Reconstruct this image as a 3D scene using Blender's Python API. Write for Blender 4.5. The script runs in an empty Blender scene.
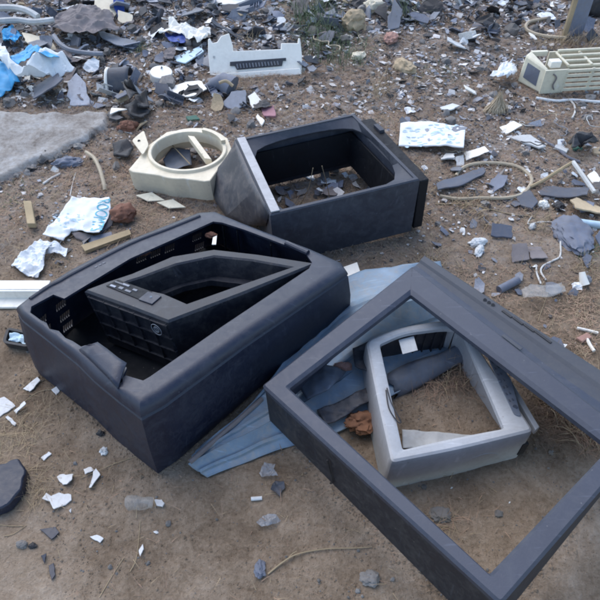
import bpy, bmesh, math, random
from mathutils import Vector, Matrix, noise
random.seed(11)
rnd = random.random
def U(a, b): return a + (b - a) * rnd()
scn = bpy.context.scene
C = scn.collection
# ------------------------------------------------------------------ camera
CAM_H, PITCH, FPX = 1.2, math.radians(46), 600.0
FW = Vector((0, math.cos(PITCH), -math.sin(PITCH)))
UP = Vector((0, math.sin(PITCH), math.cos(PITCH)))
EYE = Vector((0, 0, CAM_H))
cd = bpy.data.cameras.new('camera'); cam = bpy.data.objects.new('camera', cd); C.objects.link(cam)
cam.location = EYE; cam.rotation_euler = (math.radians(90) - PITCH, 0, 0)
cd.sensor_width = 36; cd.lens = 36 * FPX / 600; cd.clip_start = .02; cd.clip_end = 2000
scn.camera = cam

def ray(px, py): return Vector(((px - 300) / FPX, 0, 0)) - UP * ((py - 300) / FPX) + FW
def at(px, py, z=0.0):
    d = ray(px, py); return EYE + d * ((z - CAM_H) / d.z)
def sst(a, b, x):
    t = max(0, min(1, (x - a) / (b - a))); return t * t * (3 - 2 * t)
def gz(x, y):
    n = noise.noise
    far = sst(1.5, 3.2, y)
    z = .006 * n((x * 3, y * 3, 0)) + .003 * n((x * 11, y * 11, 4)) * (.5 + far)
    z += .0034 * n((x * 28, y * 28, 9)) + .0018 * n((x * 62, y * 62, 2))
    z += .09 * sst(2.3, 4.2, y) * (.7 + .5 * n((x * 1.2, y * 1.2, 7))) * (1 if x < .5 else 1 - .5 * sst(.5, 1.5, x))
    if y > 2: z += far * .012 * n((x * 7, y * 7, 3))
    return z - .002
def G(px, py, dz=0.0):
    z = 0.0
    for _ in range(6):
        p = at(px, py, z + dz); z = gz(p.x, p.y)
    return Vector((p.x, p.y, z + dz))
class Pl:
    """a tilted plane through three sighted points (px, py, height)"""
    def __init__(s, a, b, c):
        s.o = at(*a); s.n = (at(*b) - s.o).cross(at(*c) - s.o).normalized()
        if s.n.z < 0: s.n.negate()
    def at(s, px, py, w=0.0):
        d = ray(px, py); o = s.o + s.n * w
        return EYE + d * ((o - EYE).dot(s.n) / d.dot(s.n))
    def loop(s, pts, w=0.0): return [s.at(*p, w) for p in pts]

# ------------------------------------------------------------------ objects
def thing(name, label, cat, loc, group=None):
    o = bpy.data.objects.new(name, None); C.objects.link(o); o.location = loc; o.empty_display_size = .05
    o['label'] = label; o['category'] = cat
    if group: o['group'] = group
    return o
def tag(o, label, cat, group=None):
    o['label'] = label; o['category'] = cat
    if group: o['group'] = group
    return o
ORG = {}
def mesh(name, vs, fs, m, parent=None, smooth=True, bevel=0, angle=35, origin=None, solid=0):
    vs = [Vector(v) for v in vs]
    if parent is not None: o0 = ORG.get(parent.name, Vector(parent.location))
    elif origin is not None: o0 = Vector(origin)
    else: o0 = Vector((sum(v.x for v in vs) / len(vs), sum(v.y for v in vs) / len(vs), min(v.z for v in vs)))
    me = bpy.data.meshes.new(name); me.from_pydata([v - o0 for v in vs], [], fs)
    bm = bmesh.new(); bm.from_mesh(me); bmesh.ops.recalc_face_normals(bm, faces=bm.faces); bm.to_mesh(me); bm.free()
    if m is not None:
        for mm in (m if isinstance(m, (list, tuple)) else [m]): me.materials.append(mm)
    if smooth:
        for p in me.polygons: p.use_smooth = True
        me.set_sharp_from_angle(angle=math.radians(angle))
    o = bpy.data.objects.new(name, me); C.objects.link(o)
    if parent is not None: o.parent = parent; ORG[o.name] = o0
    else: o.location = o0
    if solid:
        k = o.modifiers.new('solid', 'SOLIDIFY'); k.thickness = solid; k.offset = 0
    if bevel:
        b = o.modifiers.new('bevel', 'BEVEL'); b.width = bevel; b.segments = 2; b.limit_method = 'ANGLE'; b.angle_limit = math.radians(38); b.harden_normals = False
    return o
class MB:
    """collects several primitive shapes of one part"""
    def __init__(s): s.v = []; s.f = []
    def add(s, vs, fs):
        k = len(s.v); s.v += [Vector(v) for v in vs]; s.f += [[i + k for i in f] for f in fs]; return s
    def hexa(s, b, t): return s.add(list(b) + list(t), [[3, 2, 1, 0], [4, 5, 6, 7], [0, 1, 5, 4], [1, 2, 6, 5], [2, 3, 7, 6], [3, 0, 4, 7]])
    def box(s, c, x, y, z):
        c, x, y, z = map(Vector, (c, x, y, z)); q = [(-1, -1), (1, -1), (1, 1), (-1, 1)]
        return s.hexa([c + x * a + y * b - z for a, b in q], [c + x * a + y * b + z for a, b in q])
    def tube(s, pts, r, seg=8, r2=None):
        pts = [Vector(p) for p in pts]; n = len(pts); k0 = len(s.v); fs = []
        ref = Vector((0, 0, 1))
        for i, p in enumerate(pts):
            t = (pts[min(i + 1, n - 1)] - pts[max(i - 1, 0)]).normalized()
            if abs(t.dot(ref)) > .95: ref = Vector((1, 0, 0))
            a = t.cross(ref).normalized(); b = t.cross(a)
            rr = r if r2 is None else r + (r2 - r) * i / max(1, n - 1)
            for j in range(seg):
                g = 2 * math.pi * j / seg; s.v.append(p + a * (rr * math.cos(g)) + b * (rr * math.sin(g)))
        for i in range(n - 1):
            for j in range(seg):
                fs.append([k0 + i * seg + j, k0 + i * seg + (j + 1) % seg, k0 + (i + 1) * seg + (j + 1) % seg, k0 + (i + 1) * seg + j])
        fs.append([k0 + j for j in range(seg)][::-1]); fs.append([k0 + (n - 1) * seg + j for j in range(seg)])
        s.f += fs; return s
    def build(s, name, m, parent=None, **k): return mesh(name, s.v, s.f, m, parent, **k)
def curve(pts, n=6):
    pts = [Vector(p) for p in pts]; out = []
    for i in range(len(pts) - 1):
        p0, p1, p2, p3 = pts[max(i - 1, 0)], pts[i], pts[i + 1], pts[min(i + 2, len(pts) - 1)]
        for k in range(n):
            t = k / n
            out.append(.5 * ((2 * p1) + (p2 - p0) * t + (2 * p0 - 5 * p1 + 4 * p2 - p3) * t * t + (3 * p1 - p0 - 3 * p2 + p3) * t ** 3))
    return out + [pts[-1]]
def rnd_corners(pts, r, seg=4):
    out = []; n = len(pts); rs = r if isinstance(r, (list, tuple)) else [r] * n
    for i, p in enumerate(pts):
        a, b = pts[i - 1], pts[(i + 1) % n]
        q = min(rs[i], .45 * (a - p).length, .45 * (b - p).length)
        p1 = p + (a - p).normalized() * q; p2 = p + (b - p).normalized() * q
        for k in range(seg + 1):
            t = k / seg; out.append(p1 * (1 - t) ** 2 + p * (2 * t * (1 - t)) + p2 * t * t)
    return out
def offset(lp, d, n):
    """grow (d>0) or shrink a loop in its own plane"""
    N = len(lp); c = Vector((0, 0, 0))
    for i in range(N): c += lp[i].cross(lp[(i + 1) % N])
    sgn = 1 if c.dot(n) > 0 else -1; out = []
    for i in range(N):
        e1 = (lp[i] - lp[i - 1]); e2 = (lp[(i + 1) % N] - lp[i])
        e1 = e1.normalized() if e1.length > 1e-7 else e2.normalized(); e2 = e2.normalized() if e2.length > 1e-7 else e1
        n1 = e1.cross(n) * sgn; n2 = e2.cross(n) * sgn; m = n1 + n2
        m = m.normalized() if m.length > 1e-5 else n1
        out.append(lp[i] + m * (d / max(.5, m.dot(n1))))
    return out
def shift(lp, v): return [p + v for p in lp]
def ring(name, loops, m, parent=None, closed=True, caps=False, **k):
    n = len(loops[0]); vs = [p for l in loops for p in l]; fs = []; L = len(loops)
    for i in range(L if closed else L - 1):
        a, b = i * n, ((i + 1) % L) * n
        for j in range(n): fs.append([a + j, a + (j + 1) % n, b + (j + 1) % n, b + j])
    if caps: fs.append(list(range(n))); fs.append(list(range((L - 1) * n, L * n)))
    return mesh(name, vs, fs, m, parent, **k)
def prism(mb, lp, v):
    """closed slab: loop lp extruded by vector v"""
    n = len(lp); return mb.add(list(lp) + [p + v for p in lp], [list(range(n))[::-1], list(range(n, 2 * n))] + [[i, (i + 1) % n, n + (i + 1) % n, n + i] for i in range(n)])
def sheet(name, poly, m, parent=None, cell=.009, amp=.006, freq=22, seed=0, thick=.0012, fn=None, **k):
    bm = bmesh.new(); f = bm.faces.new([bm.verts.new(p) for p in poly]); bm.normal_update()
    bmesh.ops.triangulate(bm, faces=bm.faces[:])
    for _ in range(7):
        es = [e for e in bm.edges if e.calc_length() > cell]
        if not es or len(bm.verts) > 9000: break
        bmesh.ops.subdivide_edges(bm, edges=es, cuts=1, use_grid_fill=False)
        bmesh.ops.triangulate(bm, faces=[f for f in bm.faces if len(f.verts) > 3])
    for v in bm.verts:
        c = v.co; s = Vector((seed * 3.1, seed * 1.7, 0))
        a = abs(noise.noise(c * freq + s)); b = abs(noise.noise(c * freq * .45 + s * 2)); d_ = abs(noise.noise(c * freq * 2.3 + s))
        v.co.z += amp * ((.5 - 2 * a) * .55 + (1 - 2.4 * b) * .7 + (.5 - 2 * d_) * .3)
        v.co.x += amp * .4 * noise.noise(c * freq + s + Vector((9, 0, 0)))
        if fn: v.co.z = fn(v.co)
    vs = [v.co.copy() for v in bm.verts]; bm.verts.index_update(); fs = [[v.index for v in f.verts] for f in bm.faces]; bm.free()
    k.setdefault('angle', 22); return mesh(name, vs, fs, m, parent, solid=thick, **k)
def lump(name, c, dims, m, seed=0, rough=.35, sub=4, parent=None, flat=True, angle=50, rot=0):
    bm = bmesh.new(); bmesh.ops.create_icosphere(bm, subdivisions=sub, radius=1)
    cr, sr = math.cos(rot), math.sin(rot)
    vs = []
    for v in bm.verts:
        d = v.co.copy(); s = Vector((seed * 2.3, seed * .7, seed * 1.9))
        q = 1 + rough * (noise.noise(d * 1.3 + s) + .7 * noise.noise(d * 3 + s) + .45 * noise.noise(d * 7 + s) + .25 * noise.noise(d * 15 + s))
        p = Vector((d.x * dims[0], d.y * dims[1], d.z * dims[2])) * q
        if flat and p.z < -.5 * dims[2]: p.z = -.5 * dims[2]
        vs.append(Vector((p.x * cr - p.y * sr, p.x * sr + p.y * cr, p.z)) + Vector(c) + Vector((0, 0, .45 * dims[2])))
    bm.verts.index_update(); fs = [[v.index for v in f.verts] for f in bm.faces]; bm.free()
    return mesh(name, vs, fs, m, parent, angle=angle)

# ------------------------------------------------------------------ materials
def nt(name):
    m = bpy.data.materials.new(name); m.use_nodes = True; t = m.node_tree; b = t.nodes['Principled BSDF']
    def N(ty, **k):
        n = t.nodes.new(ty)
        for a, v in k.items():
            if a in n.inputs: n.inputs[a].default_value = v
            else: setattr(n, a, v)
        return n
    return m, t, b, N
def ramp(N, stops):
    r = N('ShaderNodeValToRGB'); e = r.color_ramp.elements
    e[0].position, e[0].color = stops[0]; e[1].position, e[1].color = stops[-1]
    for p, c in stops[1:-1]: q = e.new(p); q.color = c
    return r
def g3(v): return (v, v, v, 1)
def plastic(name, col, rough=.45, dust=(.2, .17, .14), dusty=.4, var=.25, bump=.15, scale=1.0, rand=0.0, spec=.5, scr=True):
    """aged plastic: blotched colour, dust film, scratches, fine grain"""
    m, t, b, N = nt(name); L = t.links.new
    tc = N('ShaderNodeTexCoord')
    n1 = N('ShaderNodeTexNoise', Scale=7 * scale, Detail=6, Roughness=.65); L(tc.outputs['Object'], n1.inputs['Vector'])
    r1 = ramp(N, [(.3, g3(1 - var)), (.7, g3(1 + var))]); L(n1.outputs['Fac'], r1.inputs['Fac'])
    mul = N('ShaderNodeMix', data_type='RGBA', blend_type='MULTIPLY'); mul.inputs[0].default_value = 1
    mul.inputs[6].default_value = (*col, 1); L(r1.outputs['Color'], mul.inputs[7])
    out = mul.outputs[2]
    if rand:
        oi = N('ShaderNodeObjectInfo'); hs = N('ShaderNodeHueSaturation'); mr = N('ShaderNodeMapRange'); L(oi.outputs['Random'], mr.inputs[0])
        mr.inputs[3].default_value = 1 - rand; mr.inputs[4].default_value = 1 + rand; L(mr.outputs[0], hs.inputs['Value']); L(out, hs.inputs['Color']); out = hs.outputs[0]
    n2 = N('ShaderNodeTexNoise', Scale=24 * scale, Detail=12, Roughness=.8, Distortion=.6); L(tc.outputs['Object'], n2.inputs['Vector'])
    n2b = N('ShaderNodeTexNoise', Scale=90 * scale, Detail=4, Roughness=.7); L(tc.outputs['Object'], n2b.inputs['Vector'])
    ad = N('ShaderNodeMath', operation='MULTIPLY_ADD'); L(n2b.outputs['Fac'], ad.inputs[0]); ad.inputs[1].default_value = .35; L(n2.outputs['Fac'], ad.inputs[2])
    r2 = ramp(N, [(.62, g3(dusty * .05)), (.78, g3(dusty * .45)), (.95, g3(dusty))]); L(ad.outputs[0], r2.inputs['Fac'])
    mx = N('ShaderNodeMix', data_type='RGBA'); L(r2.outputs['Color'], mx.inputs[0]); L(out, mx.inputs[6]); mx.inputs[7].default_value = (*dust, 1)
    out = mx.outputs[2]
    if scr:
        vo = N('ShaderNodeTexVoronoi', Scale=75); L(tc.outputs['Object'], vo.inputs['Vector'])
        sp = ramp(N, [(.07, g3(.55)), (.13, g3(0))]); L(vo.outputs['Distance'], sp.inputs['Fac']); sc = N('ShaderNodeSeparateColor'); L(vo.outputs['Color'], sc.inputs[0])
        gt = N('ShaderNodeMath', operation='GREATER_THAN'); gt.inputs[1].default_value = .86; L(sc.outputs[0], gt.inputs[0]); ml = N('ShaderNodeMath', operation='MULTIPLY'); L(gt.outputs[0], ml.inputs[0]); L(sp.outputs[0], ml.inputs[1])
        ms = N('ShaderNodeMix', data_type='RGBA'); L(ml.outputs[0], ms.inputs[0]); L(out, ms.inputs[6]); ms.inputs[7].default_value = (*dust, 1); out = ms.outputs[2]
        mp = N('ShaderNodeMapping'); mp.inputs['Scale'].default_value = (14, 160, 14); mp.inputs['Rotation'].default_value = (.3, .2, .7); L(tc.outputs['Object'], mp.inputs[0])
        n3 = N('ShaderNodeTexNoise', Scale=1.0, Detail=3, Roughness=.5); L(mp.outputs[0], n3.inputs['Vector'])
        r3 = ramp(N, [(.64, g3(0)), (.72, g3(.3))]); L(n3.outputs['Fac'], r3.inputs['Fac'])
        mx2 = N('ShaderNodeMix', data_type='RGBA'); L(r3.outputs['Color'], mx2.inputs[0]); L(out, mx2.inputs[6])
        mx2.inputs[7].default_value = (*[min(.8, c * 1.8 + .05) for c in col], 1); out = mx2.outputs[2]
    L(out, b.inputs['Base Color'])
    rr = N('ShaderNodeMapRange'); L(ad.outputs[0], rr.inputs[0]); rr.inputs[1].default_value = .5; rr.inputs[2].default_value = .9; rr.inputs[3].default_value = rough; rr.inputs[4].default_value = min(1, rough + .35); L(rr.outputs[0], b.inputs['Roughness'])
    b.inputs['Specular IOR Level'].default_value = spec
    nb = N('ShaderNodeTexNoise', Scale=420, Detail=2); L(tc.outputs['Object'], nb.inputs['Vector'])
    sm = N('ShaderNodeMath', operation='MULTIPLY_ADD'); L(n2.outputs['Fac'], sm.inputs[0]); sm.inputs[1].default_value = 2.0; L(nb.outputs['Fac'], sm.inputs[2])
    bp = N('ShaderNodeBump', Strength=bump, Distance=.0012); L(sm.outputs[0], bp.inputs['Height']); L(bp.outputs[0], b.inputs['Normal'])
    return m
M = {}
M['shell'] = plastic('navy_black_plastic', (.006, .0095, .025), .33, dust=(.085, .092, .115), dusty=.34, var=.14, bump=.2, spec=.55)
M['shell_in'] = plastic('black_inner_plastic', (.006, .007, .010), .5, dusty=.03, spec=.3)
M['inner'] = plastic('dark_grey_inner_casing', (.013, .015, .023), .42, dusty=.4, var=.15)
M['box'] = plastic('charcoal_casing', (.028, .032, .046), .46, dust=(.14, .145, .16), dusty=.45, var=.1)
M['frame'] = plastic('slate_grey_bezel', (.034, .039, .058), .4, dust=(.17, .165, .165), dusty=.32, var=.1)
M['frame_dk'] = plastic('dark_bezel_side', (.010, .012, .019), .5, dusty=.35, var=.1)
M['strip'] = plastic('brown_grey_strip', (.04, .044, .055), .48, dust=(.18, .165, .15), dusty=.35, var=.1, scr=False)
M['silver'] = plastic('silver_grey_plastic', (.4, .4, .4), .36, dust=(.2, .17, .14), dusty=.4, var=.1)
M['metal'] = plastic('pale_metal_trim', (.4, .39, .39), .38, dusty=.5, var=.1)
M['cream'] = plastic('cream_plastic', (.72, .62, .45), .42, dust=(.32, .26, .19), dusty=.35, var=.1)
M['cream2'] = plastic('greenish_cream_plastic', (.7, .64, .48), .45, dust=(.25, .2, .15), dusty=.5, var=.1)
M['white'] = plastic('white_plastic', (.87, .82, .72), .4, dust=(.4, .34, .27), dusty=.35, var=.08)
M['paper'] = plastic('white_paper', (.76, .77, .76), .7, dust=(.4, .36, .32), dusty=.4, var=.06, scr=False)
M['blue'] = plastic('dull_blue_sheet', (.17, .245, .32), .4, dust=(.32, .29, .25), dusty=1.0, var=.35)
M['bluegrey'] = plastic('blue_grey_plastic', (.12, .14, .175), .42, dusty=.8, var=.4)
M['sheetgrey'] = plastic('smeared_grey_sheet', (.035, .039, .052), .38, dust=(.24, .2, .17), dusty=.8, var=.25, scale=.5)
M['black'] = plastic('black_rubber', (.012, .012, .015), .5, dusty=.35)
M['dark'] = plastic('dark_shard', (.025, .028, .037), .45, dusty=.45, rand=.5)
M['grey'] = plastic('grey_shard', (.23, .24, .27), .5, dusty=.6, rand=.5)
M['slate'] = plastic('slate_shard', (.115, .128, .165), .5, dusty=.6, rand=.6)
M['pale'] = plastic('pale_shard', (.6, .6, .58), .5, dust=(.35, .3, .25), dusty=.55, rand=.25)
M['dgrey'] = plastic('dusty_grey_chip', (.17, .155, .145), .7, dusty=.8, rand=.45)
M['dslate'] = plastic('dusty_slate_chip', (.095, .09, .092), .65, dusty=.7, rand=.5)
M['dpale'] = plastic('dusty_pale_chip', (.55, .52, .49), .65, dust=(.3, .25, .2), dusty=.6, rand=.4)
M['tan'] = plastic('tan_foam', (.45, .34, .21), .8, dusty=.4, rand=.25, bump=.4)
M['orange'] = plastic('orange_foam', (.25, .115, .06), .85, dust=(.12, .07, .04), dusty=.6, bump=.6, var=.35)
M['pinkfoam'] = plastic('pinkish_foam', (.4, .22, .17), .85, dusty=.5, bump=.5)
M['brick'] = plastic('red_brick', (.2, .085, .05), .85, dusty=.5, bump=.6)
M['stone'] = plastic('grey_stone', (.2, .185, .17), .85, dusty=.4, rand=.35, bump=.5)
M['cyan'] = plastic('blue_film', (.03, .32, .6), .4, dusty=.2, dust=(.4, .45, .5))
M['teal'] = plastic('blue_scrap', (.05, .17, .32), .5, dusty=.5, rand=.5)
M['cobalt'] = plastic('cobalt_film', (.02, .06, .28), .4, dusty=.3)
M['cyanprint'] = plastic('cyan_ink', (.13, .45, .55), .7, dusty=.2, scr=False)
M['inkpale'] = plastic('pale_blue_ink', (.52, .66, .73), .7, dusty=.3, scr=False)
M['rag'] = plastic('brown_grey_cloth', (.2, .172, .165), .9, dusty=.4, bump=.5, scale=2, scr=False)
M['green'] = plastic('green_scrap', (.03, .12, .08), .6, dusty=.4)
M['pink'] = plastic('pink_scrap', (.35, .16, .18), .6, dusty=.5)
M['hose'] = plastic('straw_hose', (.42, .34, .23), .5, dusty=.4, scr=False)
M['wirewhite'] = plastic('white_wire', (.6, .58, .53), .5, dusty=.4, scr=False)
M['wood'] = plastic('weathered_wood', (.4, .3, .17), .8, dusty=.4, bump=.6)
M['straw'] = plastic('dry_straw', (.36, .27, .16), .8, dusty=.3, scr=False)
M['strawpale'] = plastic('pale_straw', (.55, .44, .3), .8, dusty=.3, scr=False)
M['litter'] = plastic('dead_plant_litter', (.32, .205, .135), .9, dusty=.3, var=.6, scale=.6, scr=False)
M['greenleaf'] = plastic('dull_weed_leaf', (.085, .115, .055), .8, dusty=.2, scr=False)
def clear(name, col, rough, alpha):
    m, t, b, N = nt(name); b.inputs['Base Color'].default_value = (*col, 1); b.inputs['Roughness'].default_value = rough
    b.inputs['Transmission Weight'].default_value = .0; b.inputs['Alpha'].default_value = alpha; return m
M['clear'] = clear('clear_film', (.5, .49, .46), .2, .22); M['filmgrey'] = clear('grey_film', (.3, .31, .33), .25, .6)

def concrete():
    m, t, b, N = nt('weathered_concrete'); L = t.links.new; tc = N('ShaderNodeTexCoord')
    n1 = N('ShaderNodeTexNoise', Scale=7, Detail=10, Roughness=.78, Distortion=.5); n2 = N('ShaderNodeTexNoise', Scale=70, Detail=6, Roughness=.7)
    for n in (n1, n2): L(tc.outputs['Object'], n.inputs['Vector'])
    r = ramp(N, [(.32, (.13, .105, .085, 1)), (.44, (.235, .205, .175, 1)), (.55, (.32, .295, .265, 1)), (.7, (.42, .405, .39, 1))])
    a = N('ShaderNodeMath', operation='MULTIPLY_ADD'); L(n2.outputs['Fac'], a.inputs[0]); a.inputs[1].default_value = .4; s = N('ShaderNodeMath', operation='SUBTRACT'); L(n1.outputs['Fac'], s.inputs[0]); s.inputs[1].default_value = .2; L(s.outputs[0], a.inputs[2])
    L(a.outputs[0], r.inputs['Fac']); L(r.outputs[0], b.inputs['Base Color']); b.inputs['Roughness'].default_value = .9
    bp = N('ShaderNodeBump', Strength=.35, Distance=.005); L(a.outputs[0], bp.inputs['Height']); L(bp.outputs[0], b.inputs['Normal']); return m
M['concrete'] = concrete()
def soil():
    m, t, b, N = nt('sandy_soil'); L = t.links.new
    tc = N('ShaderNodeTexCoord')
    def nz(sc, de=6, ro=.65):
        n = N('ShaderNodeTexNoise', Scale=sc, Detail=de, Roughness=ro); L(tc.outputs['Object'], n.inputs['Vector']); return n
    big, mid, fine = nz(1.6, 5), nz(9, 8, .7), nz(120, 5, .75)
    a = N('ShaderNodeMath', operation='MULTIPLY_ADD'); L(mid.outputs['Fac'], a.inputs[0]); a.inputs[1].default_value = .9; h = N('ShaderNodeMath', operation='MULTIPLY_ADD'); L(fine.outputs['Fac'], h.inputs[0]); h.inputs[1].default_value = .62
    L(big.outputs['Fac'], h.inputs[2]); L(h.outputs[0], a.inputs[2])
    r = ramp(N, [(.78, (.085, .062, .047, 1)), (1.0, (.165, .125, .095, 1)), (1.0, (.165, .125, .095, 1))])
    mr = N('ShaderNodeMapRange'); L(a.outputs[0], mr.inputs[0]); mr.inputs[1].default_value = .92; mr.inputs[2].default_value = 1.6
    r = ramp(N, [(.0, (.085, .058, .038, 1)), (.34, (.205, .148, .1, 1)), (.6, (.3, .226, .16, 1)), (1, (.45, .36, .275, 1))]); L(mr.outputs[0], r.inputs['Fac'])
    # coloured grains
    vo = N('ShaderNodeTexVoronoi', Scale=230); L(tc.outputs['Object'], vo.inputs['Vector'])
    gr = ramp(N, [(.10, g3(1)), (.2, g3(0))]); L(vo.outputs['Distance'], gr.inputs['Fac'])
    gs = N('ShaderNodeSeparateColor'); L(vo.outputs['Color'], gs.inputs[0]); gm = ramp(N, [(.72, g3(0)), (.76, g3(.8))]); L(gs.outputs[0], gm.inputs['Fac'])
    gf = N('ShaderNodeMath', operation='MULTIPLY'); L(gr.outputs[0], gf.inputs[0]); L(gm.outputs[0], gf.inputs[1])
    gc = ramp(N, [(.0, (.05, .035, .03, 1)), (.5, (.25, .14, .09, 1)), (1, (.5, .46, .4, 1))]); L(gs.outputs[1], gc.inputs['Fac'])
    mx = N('ShaderNodeMix', data_type='RGBA'); L(gf.outputs[0], mx.inputs[0]); L(r.outputs[0], mx.inputs[6]); L(gc.outputs[0], mx.inputs[7])
    # grey, littered dirt farther out
    sx = N('ShaderNodeSeparateXYZ'); L(tc.outputs['Object'], sx.inputs[0])
    n5 = nz(3.5, 6); d = N('ShaderNodeMath', operation='MULTIPLY_ADD'); L(n5.outputs['Fac'], d.inputs[0]); d.inputs[1].default_value = 1.6; L(sx.outputs['Y'], d.inputs[2])
    fr = N('ShaderNodeMapRange'); L(d.outputs[0], fr.inputs[0]); fr.inputs[1].default_value = 1.9; fr.inputs[2].default_value = 3.0
    lc = nz(26, 8, .8); lr = ramp(N, [(.3, (.075, .053, .04, 1)), (.44, (.19, .142, .105, 1)), (.54, (.29, .245, .21, 1)), (.66, (.46, .435, .405, 1))]); L(lc.outputs['Fac'], lr.inputs['Fac'])
    m2 = N('ShaderNodeMix', data_type='RGBA'); L(fr.outputs[0], m2.inputs[0]); L(mx.outputs[2], m2.inputs[6]); L(lr.outputs[0], m2.inputs[7])
    L(m2.outputs[2], b.inputs['Base Color']); b.inputs['Roughness'].default_value = .95; b.inputs['Specular IOR Level'].default_value = .15
    hb = N('ShaderNodeMath', operation='MULTIPLY_ADD'); L(gf.outputs[0], hb.inputs[0]); hb.inputs[1].default_value = .5; L(a.outputs[0], hb.inputs[2])
    bp = N('ShaderNodeBump', Strength=1.0, Distance=.009); L(hb.outputs[0], bp.inputs['Height']); L(bp.outputs[0], b.inputs['Normal'])
    return m
M['soil'] = soil()

# ------------------------------------------------------------------ ground, one sheet to the horizon
def axis(lo, hi, step, far):
    a = []; v = lo
    while v < hi + 1e-6: a.append(v); v += step
    s = step; p = hi; q = lo; pre = []
    while p < far: s *= 1.35; p += s; a.append(p)
    s = step
    while q > -far: s *= 1.35; q -= s; pre.append(q)
    return pre[::-1] + a
xs, ys = axis(-2.3, 2.3, .0098, 400), axis(.2, 3.8, .0098, 400)
vs = [(x, y, gz(x, y)) for y in ys for x in xs]; W = len(xs)
fs = [(j * W + i, j * W + i + 1, (j + 1) * W + i + 1, (j + 1) * W + i) for j in range(len(ys) - 1) for i in range(W - 1)]
g = mesh('ground', vs, fs, M['soil'], smooth=True, angle=180, origin=(0, 0, 0)); g['kind'] = 'structure'

# ------------------------------------------------------------------ 1. big dark TV back shell, front left
EX = []          # footprints where loose litter must not land
pl = Pl((140, 404, .25), (343, 266, .205), (20, 304, .205)); n = pl.n
OUT = [(20, 304), (44, 285), (56, 277), (72, 267), (130, 238), (198, 212), (212, 211), (240, 223), (310, 250), (338, 262), (343, 269), (240, 337), (160, 394), (140, 404.5), (126, 394), (118, 388), (112, 383), (96, 370), (79, 353), (50, 330), (24, 310)]
INN = [(31, 306), (53, 294), (64, 298), (87, 284), (130, 258), (213, 221), (222, 222), (244, 229), (305, 252), (312, 262), (309, 268), (222, 326), (150, 376), (143, 380), (126, 375), (117, 386), (127, 366), (97, 343), (80, 346), (51, 327), (30, 312)]
BOT = [at(34, 372, .0), at(34, 372, .0)]
def dense_loop(lp, k):
    n_ = len(lp); out = []
    for j in range(n_):
        for t in range(k): out.append(lp[j].lerp(lp[(j + 1) % n_], t / k))
    return out
o = dense_loop(pl.loop(OUT), 4); i_ = dense_loop(pl.loop(INN), 4)
for j in range(14 * 4 + 1, 20 * 4):       # snapped, ragged edge
    i_[j] = i_[j] + Vector((noise.noise(Vector((j * .9, 0, 0))), noise.noise(Vector((0, j * .9, 5))), 0)) * .007
fl, ff, fr_ = at(35, 367, .004), at(158, 474, .0), at(350, 309, .03)
fb = fl + fr_ - ff
def foot(p):     # ground outline: bilinear map of the rim quad to the foot quad
    A, B_, D = pl.at(140, 405), pl.at(343, 266), pl.at(20, 304)
    e1, e2 = B_ - A, D - A; q = p - A
    a11, a12, a22 = e1.dot(e1), e1.dot(e2), e2.dot(e2); b1, b2 = q.dot(e1), q.dot(e2); dt = a11 * a22 - a12 * a12
    u, v = (b1 * a22 - b2 * a12) / dt, (b2 * a11 - b1 * a12) / dt
    return ff * (1 - u) * (1 - v) + fr_ * u * (1 - v) + fb * u * v + fl * (1 - u) * v
bot = [foot(p) for p in o]
seam = [p.lerp(q, .13) for p, q in zip(offset(o, .010, n), bot)]
sh = thing('tv_back_shell', 'large dark navy plastic TV shell lying open with broken left rim and dusty sides', 'TV casing', ff.lerp(fb, .5))
def lerpl(a, b, t): return [p.lerp(q, t) for p, q in zip(a, b)]
mid1 = [p * .55 + q * .45 for p, q in zip(shift(offset(o, .009, n), n * -.006), o)]
inside_top = shift(offset(i_, .0, n), n * -.007)
wall_in = shift(offset(lerpl(o, bot, .08), -.007, n), n * 0)
B_in = lerpl(o, i_, .34); roll = []
for a_ in (0, .22, .42, .6, .78, .92, 1):
    th_ = a_ * math.pi / 2; lp = []
    for A_, Bi in zip(shift(seam, n * .004), B_in):
        v_ = (Bi - A_).dot(n); hv = (Bi - A_) - n * v_; lp.append(A_ + hv * (1 - math.cos(th_)) + n * (v_ * math.sin(th_)))
    roll.append(lp)
side_mid = [p + (p - (ff + fb) / 2).normalized() * .004 for p in lerpl(bot, seam, .5)]
body = ring('shell_body', [bot, side_mid, lerpl(bot, seam, .975), offset(seam, -.0045, n), shift(offset(seam, -.0045, n), n * .003)] + roll + [shift(i_, n * -.0015), inside_top, lerpl(inside_top, wall_in, .8), wall_in, offset(bot, -.006, n)], M['shell'], sh, angle=32)
# vent slots cut right through the back left wall
wa, wb = o[4].lerp(bot[4], .3), o[20].lerp(bot[20], .3); wd = (wb - wa).normalized(); wn = wd.cross(Vector((0, 0, 1))).normalized()
cut = MB()
def wall_pt(px, py):
    d = ray(px, py); return EYE + d * ((wa - EYE).dot(wn) / d.dot(wn))
for (px, py) in [(61, 305), (65, 316), (68, 326), (72, 336), (38, 317), (43, 327), (145, 261), (158, 255), (171, 249), (156, 246), (196, 236), (198, 245)]:
    for k in range(5):
        c = wall_pt(px, py) + wd * ((k - 2) * .0062)
        cut.box(c, wd * .0024, wn * .09, (Vector((0, 0, 1)) + wd * .25) * .0105)
co = cut.build('cutter', None, smooth=False)
bo = body.modifiers.new('b', 'BOOLEAN'); bo.operation = 'DIFFERENCE'; bo.solver = 'EXACT'; bo.object = co
dg = bpy.context.evaluated_depsgraph_get(); me = bpy.data.meshes.new_from_object(body.evaluated_get(dg)); body.modifiers.clear(); body.data = me
if not me.materials: me.materials.append(M['shell'])
bpy.data.objects.remove(co)
fl2 = shift(offset(bot, -.0075, n), Vector((0, 0, .012)))
mesh('back_plate', fl2, [list(range(len(fl2)))], M['shell_in'], sh)
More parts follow.
